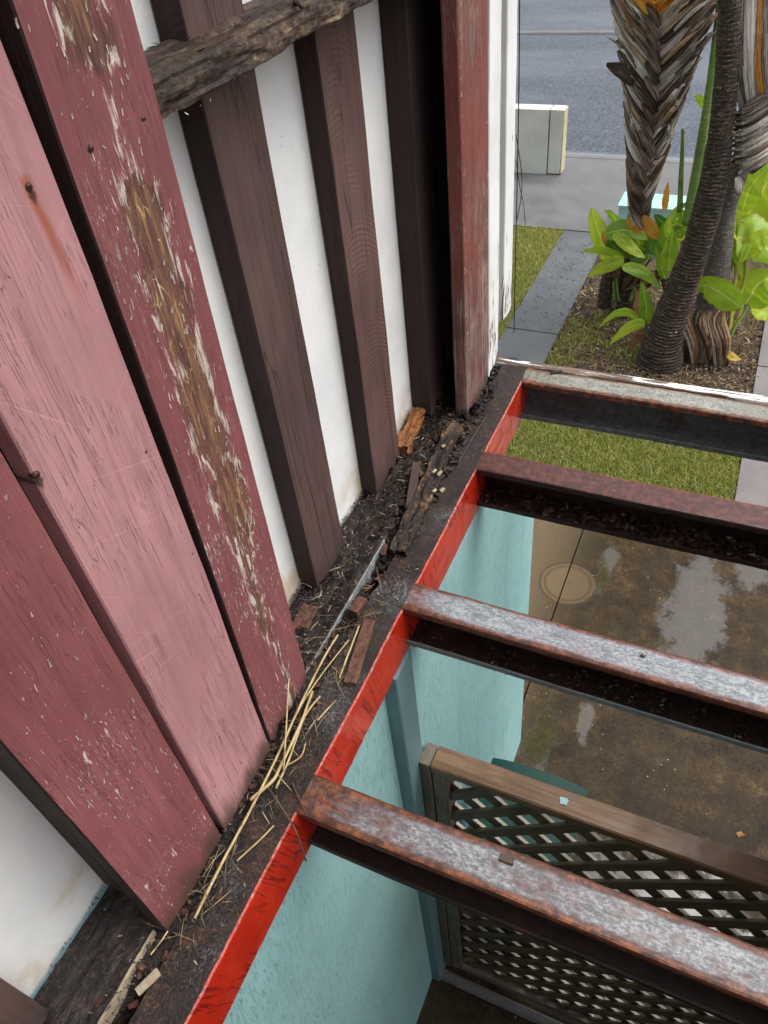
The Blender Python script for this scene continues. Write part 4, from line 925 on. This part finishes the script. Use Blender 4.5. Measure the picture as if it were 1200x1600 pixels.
# ================================================================ PALMS AND LEAVES
def depth_m(p): return (Vector(p) - CAM).dot(FWD) / FPX      # metres per photo pixel at a point
def leaf(root, pix, y, w, mat, face=0., fold=.3, name='leaf', n=24, seed=0., dy=(0, 0, 0, 0), blunt=.6, ws=None):
    pts = [ony(a, b, y + dy[min(i, 3)]) for i, (a, b) in enumerate(pix)]
    P_ = catmull(pts, n); V, F, U = [], [], []; L = 0
    for i, p in enumerate(P_):
        f = i / n; t = (P_[min(i + 1, n)] - P_[max(i - 1, 0)]).normalized(); vw = (CAM - p).normalized()
        s = t.cross(vw).normalized(); nr = s.cross(t).normalized(); s2 = s * math.cos(face) + nr * math.sin(face); n2 = s2.cross(t).normalized()
        W = w * 1.12 * depth_m(p) / 2 * (max(.02, math.sin(math.pi * min(1, f ** .72 * .97 + .03))) ** .85)
        if i: L += (p - P_[i - 1]).length
        for j in range(7):
            u = (j - 3) / 3; k = 1 + .16 * mn.noise(Vector((f * 9, u * 3, seed))) - (.42 * max(0, mn.noise(Vector((f * 23, (u > 0) * 7, seed * 3))) - .28) if abs(u) > .9 else 0)
            q = p + s2 * (u * W * math.cos(fold) * k) + n2 * (abs(u) * W * math.sin(fold) - u * u * W * .25) + n2 * (W * .26 * mn.noise(Vector((f * 6, u * 1.5, seed + 4))))
            V.append(q[:]); U.append((.5 + u / 2, L * 5))
    for i in range(n):
        for j in range(6): a = i * 7 + j; F.append((a, a + 1, a + 8, a + 7))
    return obj(name, V, F, mat, root, uv=U, smooth=True)
def rod(root, pix, y, wpx, mat, name='stalk', dy=(0, 0, 0, 0), taper=.5):
    pts = [ony(a, b, y + dy[min(i, 3)]) for i, (a, b) in enumerate(pix)]; m = depth_m(pts[0])
    V, F, U = tube(pts, [wpx * m / 2 * (1 - taper * i / (len(pts) - 1)) for i in range(len(pts))], 8, sub=6)
    return obj(name, V, F, mat, root, uv=U, smooth=True)
def strip(root, pts, w, mat, nrm, name='leaf_sheath', cup=.25, seed=0., tip=.5, nacross=6, n=10, fray=.15, w0=.45):
    P_ = catmull(pts, n); V, F, U = [], [], []; L = 0
    for i, p in enumerate(P_):
        f = i / n; t = (P_[min(i + 1, n)] - P_[max(i - 1, 0)]).normalized(); s = t.cross(Vector(nrm)).normalized(); nr = s.cross(t)
        if i: L += (p - P_[i - 1]).length
        W = w / 2 * (w0 + (1 - w0) * math.sin(math.pi * min(1, f * .8 + .1))) * (1 - (1 - tip) * max(0, f - .6) / .4)
        for j in range(nacross + 1):
            u = 2 * j / nacross - 1
            q = p + s * (u * W) + nr * (-abs(u) ** 2 * W * cup + w * .16 * mn.noise(Vector((u * 4.5, f * 1.5, seed))) + w * .07 * (1 if j % 2 else -1))
            if i == n: q = q - t * (fray * w * (mn.noise(Vector((u * 6, seed, 3))) + .3))
            V.append(q[:]); U.append((u * w * 4 + seed, L * 4))
    for i in range(n):
        for j in range(nacross): a = i * (nacross + 1) + j; F.append((a, a + 1, a + nacross + 2, a + nacross + 1))
    return obj(name, V, F, mat, root, uv=U)
def trunk(root, pix, y, widths, mat, pitch=.03, ringamp=.07, sides=22, seed=0., dy=None):
    pts = [ony(a, b, y + (dy[i] if dy else 0)) for i, (a, b) in enumerate(pix)]; rad = [w * depth_m(p) / 2 for w, p in zip(widths, pts)]
    Lt = sum((pts[i] - pts[i - 1]).length for i in range(1, len(pts)))
    def ring(L, a):
        k = L / pitch + .55 * mn.noise(Vector((math.cos(a), math.sin(a), L * 3 + seed))) + .12 * math.sin(a + L * 2)
        s = k - math.floor(k); return 1 + ringamp * (s - .5) * (.6 + .8 * abs(mn.noise(Vector((math.cos(a) * 2, math.sin(a) * 2, L * 9 + seed))))) + .06 * mn.noise(Vector((math.cos(a) * 1.6, math.sin(a) * 1.6, L * 5 + seed)))
    V, F, U = tube(pts, rad, sides, ring, sub=max(2, int(Lt / (len(pts) - 1) / (pitch / 5))), seed=seed)
    return obj('trunk', V, F, mat, root, uv=U, smooth=False)
def frond(root, base, az, up, L, w, mat, seed):
    d = Vector((math.cos(az), math.sin(az), 0)); pts = [Vector(base), Vector(base) + d * L * .30 + Vector((0, 0, up * L * .5)), Vector(base) + d * L * .68 + Vector((0, 0, up * L * .78)), Vector(base) + d * L + Vector((0, 0, up * L * .66))]
    P_ = catmull(pts, 20); V, F, U = [], [], []; LL = 0
    for i, p in enumerate(P_):
        f = i / 20; t = (P_[min(i + 1, 20)] - P_[max(i - 1, 0)]).normalized(); s = t.cross(Vector((0, 0, 1))).normalized(); nn = s.cross(t)
        W = w / 2 * (.06 if f < .3 else max(.05, math.sin(math.pi * (f - .3) / .7)) ** .5)
        if i: LL += (p - P_[i - 1]).length
        for j in range(5):
            u = (j - 2) / 2; V.append((p + s * u * W + nn * (abs(u) * W * .35) + nn * (.05 * mn.noise(Vector((f * 6, u * 2, seed)))))[:]); U.append((.5 + u / 2, LL * 4))
    for i in range(20):
        for j in range(4): a = i * 5 + j; F.append((a, a + 1, a + 6, a + 5))
    return obj('frond', V, F, mat, root, uv=U, smooth=True)

# --- the leaning ringed palm
pa = thing('palm_tree', 'leaning palm with a dark closely ringed trunk in front of the others', 'palm', ony(1032, 558, 5.5))
trunk(pa, [(1028, 575), (1037, 530), (1062, 455), (1092, 372), (1114, 290), (1127, 200), (1135, 110), (1141, 0), (1146, -120)], 5.5, [74, 59, 45, 43, 42, 37, 35, 34, 34], MAT['trunk'], .027, .085, seed=2.)
for i in range(8): frond(pa, ony(1146, -120, 5.5), i * .34 + 1.95, .75 + .3 * (i % 3) / 2, 1.7 + .3 * (i % 2), .5, MAT['leafdk'] if i % 2 else MAT['leaf'], i)
# --- the fan of dead overlapping sheaths
pb = thing('palm_tree', 'palm whose trunk is wrapped in a grey herringbone fan of dead leaf sheaths', 'palm', ony(976, 484, 6.2))
trunk(pb, [(974, 492), (980, 450), (990, 395), (998, 340), (1010, 240), (1020, 120), (1024, -40), (1026, -160)], 6.2, [44, 37, 34, 33, 34, 40, 44, 40], MAT['trunk'], .03, .05, seed=5.)
cl = [(995, 345), (1000, 300), (1008, 245), (1014, 200), (1018, 157), (1021, 110), (1022, 77), (1022, 35), (1022, 0), (1022, -40)]
def cat2(P, f):
    x = f * (len(P) - 1); k = min(int(x), len(P) - 2); g = x - k; return (P[k][0] + (P[k + 1][0] - P[k][0]) * g, P[k][1] + (P[k + 1][1] - P[k][1]) * g)
NV = -FWD
K = 30
for i in range(K):
    f = i / (K - 1); cx, cy = cat2(cl, f)
    for sd_ in (-1, 1):
        if sd_ < 0: ex, ey = cx - (8 + 62 * min(1, f * 1.5)), cy - (52 + 62 * f)
        else: ex, ey = cx + (34 + 84 * min(1, f * 1.35)), cy - (74 + 62 * f)
        fz = .16 * (K - i) / K                      # lower sheaths lie outside the upper ones
        a = ony(cx - sd_ * 3, cy + 6, 6.02 - .05 * fz); b = ony(cx + (ex - cx) * .45, cy + (ey - cy) * .40, 6.02 + .02); c_ = ony(ex, ey, 6.12 + random.uniform(-.02, .05))
        m = MAT['sheatho'] if cy < 30 else MAT['sheathb'] if cy < 70 and i % 2 else MAT['sheathb'] if i % 7 == 3 else (MAT['sheathd'] if (sd_ < 0 and f < .55 and i % 3) or (sd_ > 0 and i % 4 == 0) else MAT['sheath'])
        strip(pb, [a, b, c_], (17 + 6 * f) * depth_m(a) * random.uniform(.9, 1.2), m, NV, seed=i * 3.1 + sd_, tip=.7, cup=.35)
for i in range(16):
    f = i / 15; cx, cy = cat2(cl, f * .8); a = ony(cx + 10, cy + 12, 5.98); c_ = ony(cx - 12, cy - 24, 5.98)
    strip(pb, [a, (a + c_) / 2 + NV * .02, c_], 13 * depth_m(a), MAT['sheathd'], NV, seed=i * 1.7, cup=.5)
for i in range(90):
    f = random.random(); cx, cy = cat2(cl, .06 + f * .9); sd_ = random.choice((-1, 1, 1)); g = random.uniform(.1, .8); dx, dy_ = ((-(8 + 62 * min(1, f * 1.5)), -(52 + 62 * f)) if sd_ < 0 else (34 + 84 * min(1, f * 1.35), -(74 + 62 * f)))
    x0, y0 = cx + dx * g, cy + dy_ * g; k = random.uniform(.25, .6); yy = 5.98 + .10 * g
    a, b, c_ = ony(x0, y0, yy), ony(x0 + dx * k * .5 + random.uniform(-4, 4), y0 + dy_ * k * .5, yy - .03), ony(x0 + dx * k + random.uniform(-9, 9), y0 + dy_ * k + random.uniform(-6, 10), yy + .02)
    strip(pb, [a, b, c_], random.uniform(.010, .032), MAT[random.choice(('sheath', 'sheath', 'sheathb', 'sheathd'))], NV, name='loose_fibre', seed=i * 1.3, tip=.2, n=6, nacross=2)
strip(pb, [ony(992, 128, 5.98), ony(970, 108, 5.95), ony(947, 99, 5.93)], .10, MAT['sheathd'], NV, seed=88, name='broken_sheath', tip=.4)
for i in range(7): frond(pb, ony(1024, -110, 6.2), i * .45 + 1.7, .8 + .2 * (i % 3), 1.8, .55, MAT['leaf'] if i % 2 else MAT['leafdk'], 30 + i)
# --- third palm, grey trunk and hanging dead leaf
pc = thing('palm_tree', 'palm with mottled grey trunk, shaggy base and pale dead leaf hanging above', 'palm', ony(1098, 560, 5.75))
trunk(pc, [(1096, 572), (1100, 530), (1112, 470), (1124, 400), (1134, 330), (1156, 262), (1180, 190), (1200, 90), (1212, -60)], 5.75, [84, 66, 46, 36, 30, 30, 38, 40, 40], MAT['trunkg'], .05, .02, seed=9.)
for i in range(16):
    x0 = 1078 + 3.6 * i; bow = random.uniform(-10, 10)
    strip(pc, [ony(x0 + 4, 572, 5.56), ony(x0 + bow + 8, 535, 5.53), ony(x0 + bow * 1.4 - 2, 500, 5.60), ony(x0 + 6, 478, 5.68)], random.uniform(.05, .085), MAT['sheathd'] if i % 3 == 0 else MAT['sheath'] if i % 5 == 1 else MAT['sheathb'], NV, name='husk', seed=i * 2.3, cup=.5, tip=.4)
for i in range(13):
    x0 = 1156 + 4.6 * i; m = MAT['sheatho'] if i in (7, 8, 10) else MAT['sheathd'] if i % 5 == 2 else MAT['sheath']
    strip(pc, [ony(x0 + 3, -30, 5.6), ony(x0 + random.uniform(-2, 4), 60, 5.52), ony(x0 + random.uniform(0, 7), 130, 5.52), ony(x0 + 8 + random.uniform(-3, 5), 180 + random.uniform(-10, 14), 5.56)], random.uniform(.045, .075), m, NV, name='dead_leaf', seed=i * 4.7, cup=.4, tip=.6)
for i in range(13):
    yy = 170 + 8.2 * i; x1 = 1146 - 3 * math.sin(i / 12 * 3.1) + (4 * (i - 9) if i > 9 else 0)
    strip(pc, [ony(1222, yy - 38, 5.62), ony(1190, yy - 18, 5.50), ony(1162, yy - 2, 5.50), ony(x1, yy + 10, 5.60)], random.uniform(.05, .08), MAT['sheathd'] if i % 6 == 3 else MAT['sheath'], NV, name='dead_leaf', seed=70 + i * 3.3, cup=.4, tip=.8)
strip(pc, [ony(1153, 276, 5.5), ony(1157, 290, 5.48), ony(1156, 302, 5.48)], .06, MAT['sheath'], NV, name='dead_leaf', seed=5)
trunk(pc, [(1168, 262), (1186, 246), (1206, 226)], 5.9, [26, 30, 34], MAT['trunk'], .03, .08, seed=12.)

# --- broad leaved clump in front of the fan palm
ca = thing('broadleaf_clump', 'clump of lime and orange tinged paddle leaves around the fan palm foot', 'plant', ony(975, 470, 6.1))
LY, LG, LD, LO, LX = MAT['leafyl'], MAT['leaf'], MAT['leafdk'], MAT['leafor'], MAT['leafdead']
for pix, y, wd, m, fc, sd2 in (
    ([(958, 415), (942, 380), (930, 345), (925, 324)], 6.25, 27, LY, .2, 1), ([(975, 402), (950, 393), (928, 391), (908, 393)], 6.0, 15, LG, .7, 2),
    ([(975, 405), (955, 412), (938, 420), (919, 432)], 5.95, 22, LY, .2, 3), ([(946, 366), (968, 360), (990, 362), (1012, 374)], 6.05, 30, LG, .3, 4),
    ([(958, 366), (976, 378), (992, 392), (1008, 403)], 5.98, 20, LY, .4, 5), ([(972, 416), (996, 422), (1016, 434), (1032, 452)], 5.92, 19, LG, .3, 6),
    ([(1002, 364), (994, 354), (984, 345), (979, 340)], 6.02, 17, LO, .2, 7), ([(1028, 372), (1018, 358), (1010, 345), (1004, 335)], 6.0, 19, LO, .2, 8),
    ([(1046, 366), (1038, 352), (1030, 342), (1022, 335)], 6.1, 17, LD, .3, 9), ([(1042, 352), (1052, 338), (1062, 326), (1074, 316)], 6.1, 15, LG, .5, 10),
    ([(1060, 388), (1050, 372), (1044, 352), (1050, 333)], 5.95, 17, LY, .6, 11), ([(1044, 424), (1046, 402), (1048, 382), (1052, 360)], 5.9, 26, LG, .2, 12),
    ([(1038, 330), (1040, 314), (1042, 298), (1044, 284)], 6.15, 10, LO, .3, 13), ([(1086, 424), (1094, 414), (1104, 406), (1116, 400)], 5.8, 14, LG, .3, 14),
    ([(1040, 436), (1034, 420), (1029, 402), (1024, 386)], 5.95, 14, LG, .5, 15), ([(950, 372), (960, 386), (976, 396), (990, 398)], 6.1, 22, LD, .3, 16),
    ([(1010, 400), (1018, 384), (1020, 370), (1014, 356)], 6.1, 22, LD, .3, 17), ([(985, 408), (1000, 402), (1014, 398), (1026, 402)], 6.05, 20, LD, .4, 18),
    ([(1060, 372), (1066, 354), (1068, 340), (1064, 326)], 6.15, 20, LG, .3, 19), ([(1035, 400), (1044, 388), (1052, 380), (1062, 378)], 6.1, 20, LD, .4, 20),
    ([(1078, 346), (1083, 332), (1086, 320), (1088, 306)], 6.1, 12, LY, .3, 21), ([(968, 392), (956, 384), (946, 372), (944, 358)], 6.15, 16, LO, .4, 22),
    ([(986, 396), (1000, 388), (1008, 380), (1010, 368)], 6.12, 24, LG, .3, 23), ([(1052, 392), (1040, 378), (1034, 366), (1036, 352)], 6.05, 18, LG, .5, 24)):
    leaf(ca, pix, y, wd, m, fc, seed=sd2)
for i in range(16):
    a = random.uniform(-1.0, 1.0); bx = 1000 + a * 32 + random.uniform(-8, 8); by = random.uniform(372, 424); L = random.uniform(32, 60); dx, dy_ = a * L * .9, -L * random.uniform(.5, 1.0)
    leaf(ca, [(bx, by), (bx + dx * .35, by + dy_ * .5), (bx + dx * .7, by + dy_ * .85), (bx + dx, by + dy_ * (.95 if i % 2 else .7))], random.uniform(6.05, 6.4), random.uniform(10, 19), (LY, LG, LG, LD, LG)[i % 5], random.uniform(.2, .8), seed=100 + i)
for i in range(14):
    x = random.uniform(940, 1060); leaf(ca, [(985 + random.uniform(-18, 26), 452), (x * .6 + 400, 430), (x * .85 + 150, 432), (x, 446 + random.uniform(-12, 26))], 6.08, random.uniform(8, 14), LX if i % 3 else MAT['leafl'], .5, name='dead_leaf', seed=40 + i)
for pix, wpx in (([(1062, 330), (1064, 280), (1066, 240), (1067, 200)], 9), ([(1074, 350), (1090, 260), (1108, 150), (1124, 20), (1130, -60)], 17), ([(1082, 345), (1090, 305), (1098, 265), (1106, 225)], 9), ([(960, 470), (958, 440), (950, 415)], 6), ([(968, 470), (964, 440), (962, 412)], 6), ([(985, 470), (1000, 430), (1020, 400)], 6), ([(1040, 440), (1046, 400), (1056, 350)], 7)):
    rod(ca, pix, 6.1, wpx, MAT['stalk'])
leaf(ca, [(1098, 168), (1096, 158), (1090, 152), (1086, 152)], 6.2, 12, LG, .2, seed=60)
rod(ca, [(945, 478), (948, 445), (955, 420)], 6.12, 24, MAT['trunk'], 'stump', taper=.2); rod(ca, [(958, 480), (960, 450), (966, 420)], 6.14, 18, MAT['sheathd'], 'stump', taper=.2)
# --- small young shoot at the palm foot
cb = thing('young_shoot', 'small young shoot with three ribbed leaves beside the leaning trunk', 'plant', ony(1004, 512, 5.62))
leaf(cb, [(1010, 506), (1010, 484), (1007, 462), (1002, 440)], 5.6, 21, LG, .15, seed=1)
leaf(cb, [(998, 500), (980, 488), (958, 492), (936, 512)], 5.62, 13, LG, .3, seed=2); leaf(cb, [(1008, 504), (990, 508), (972, 520), (952, 538)], 5.55, 17, LY, .2, seed=3)
leaf(cb, [(1008, 512), (998, 526), (988, 540), (982, 560)], 5.6, 13, LX, .4, name='dead_leaf', seed=4); leaf(cb, [(1000, 498), (994, 480), (996, 462), (990, 448)], 5.65, 9, LX, .5, name='dead_leaf', seed=5)
rod(cb, [(1010, 530), (1010, 512), (1008, 500)], 5.6, 7, MAT['stalk'])
# --- tall clump at the right edge
cc = thing('broadleaf_clump', 'tall clump of big banana like leaves at the right edge with yellow leaf stalks', 'plant', ony(1122, 562, 5.68))
for pix, y, wd, m, fc, sd2 in (
    ([(1130, 360), (1160, 325), (1185, 285), (1215, 235)], 6.5, 100, LG, .25, 1), ([(1150, 372), (1172, 330), (1196, 290), (1226, 262)], 6.2, 74, LY, .3, 2),
    ([(1172, 385), (1186, 360), (1198, 335), (1212, 300)], 6.2, 52, LY, .3, 3), ([(1126, 338), (1136, 350), (1150, 356), (1164, 348)], 5.9, 28, LY, .5, 4),
    ([(1148, 372), (1168, 372), (1190, 384), (1222, 412)], 5.85, 72, LG, .35, 5), ([(1165, 476), (1176, 456), (1190, 440), (1215, 432)], 5.8, 62, LY, .3, 6),
    ([(1158, 480), (1132, 462), (1104, 446), (1082, 452)], 5.6, 44, LG, .45, 7), ([(1136, 428), (1138, 408), (1146, 394), (1158, 384)], 5.95, 20, LD, .4, 8),
    ([(1140, 360), (1150, 392), (1160, 420), (1162, 452)], 5.82, 18, LY, .5, 9), ([(1180, 470), (1192, 480), (1204, 484), (1220, 480)], 5.9, 40, LY, .4, 10),
    ([(1165, 400), (1176, 384), (1192, 372), (1215, 366)], 5.8, 34, LY, .4, 11)):
    leaf(cc, pix, y, wd, m, fc, seed=sd2 + 50)
for pix, wpx, m in (([(1121, 562), (1132, 525), (1148, 480), (1163, 440), (1164, 400), (1142, 364)], 8, 'stalky'), ([(1120, 563), (1136, 528), (1152, 500), (1160, 476)], 8, 'stalky'), ([(1118, 562), (1138, 520), (1144, 470), (1150, 430), (1148, 400)], 8, 'stalky'), ([(1124, 562), (1146, 515), (1164, 488), (1172, 470)], 7, 'stalk')):
    rod(cc, pix, 5.62, wpx, MAT[m], dy=(0, .05, .12, .2))
leaf(cc, [(1112, 420), (1100, 400), (1096, 382), (1100, 366)], 5.95, 24, LG, .4, seed=90); leaf(cc, [(1140, 350), (1128, 326), (1126, 304), (1134, 282)], 6.3, 46, LG, .3, seed=91); leaf(cc, [(1160, 330), (1168, 304), (1180, 282), (1200, 262)], 6.0, 40, LY, .3, seed=92)
leaf(cc, [(1136, 548), (1142, 556), (1150, 560), (1158, 562)], 5.55, 12, LO, .3, name='dead_leaf', seed=77)
# white specks of fallen petals near the trunks
P = area(90, -.7, .3, 5.2, 5.8, GZ + .012); flakes('fallen_petals', 'tiny white petals scattered on the soil at the palm feet', P, .01, .022, .008, .016, MAT['sheet'], .4, 'petals')
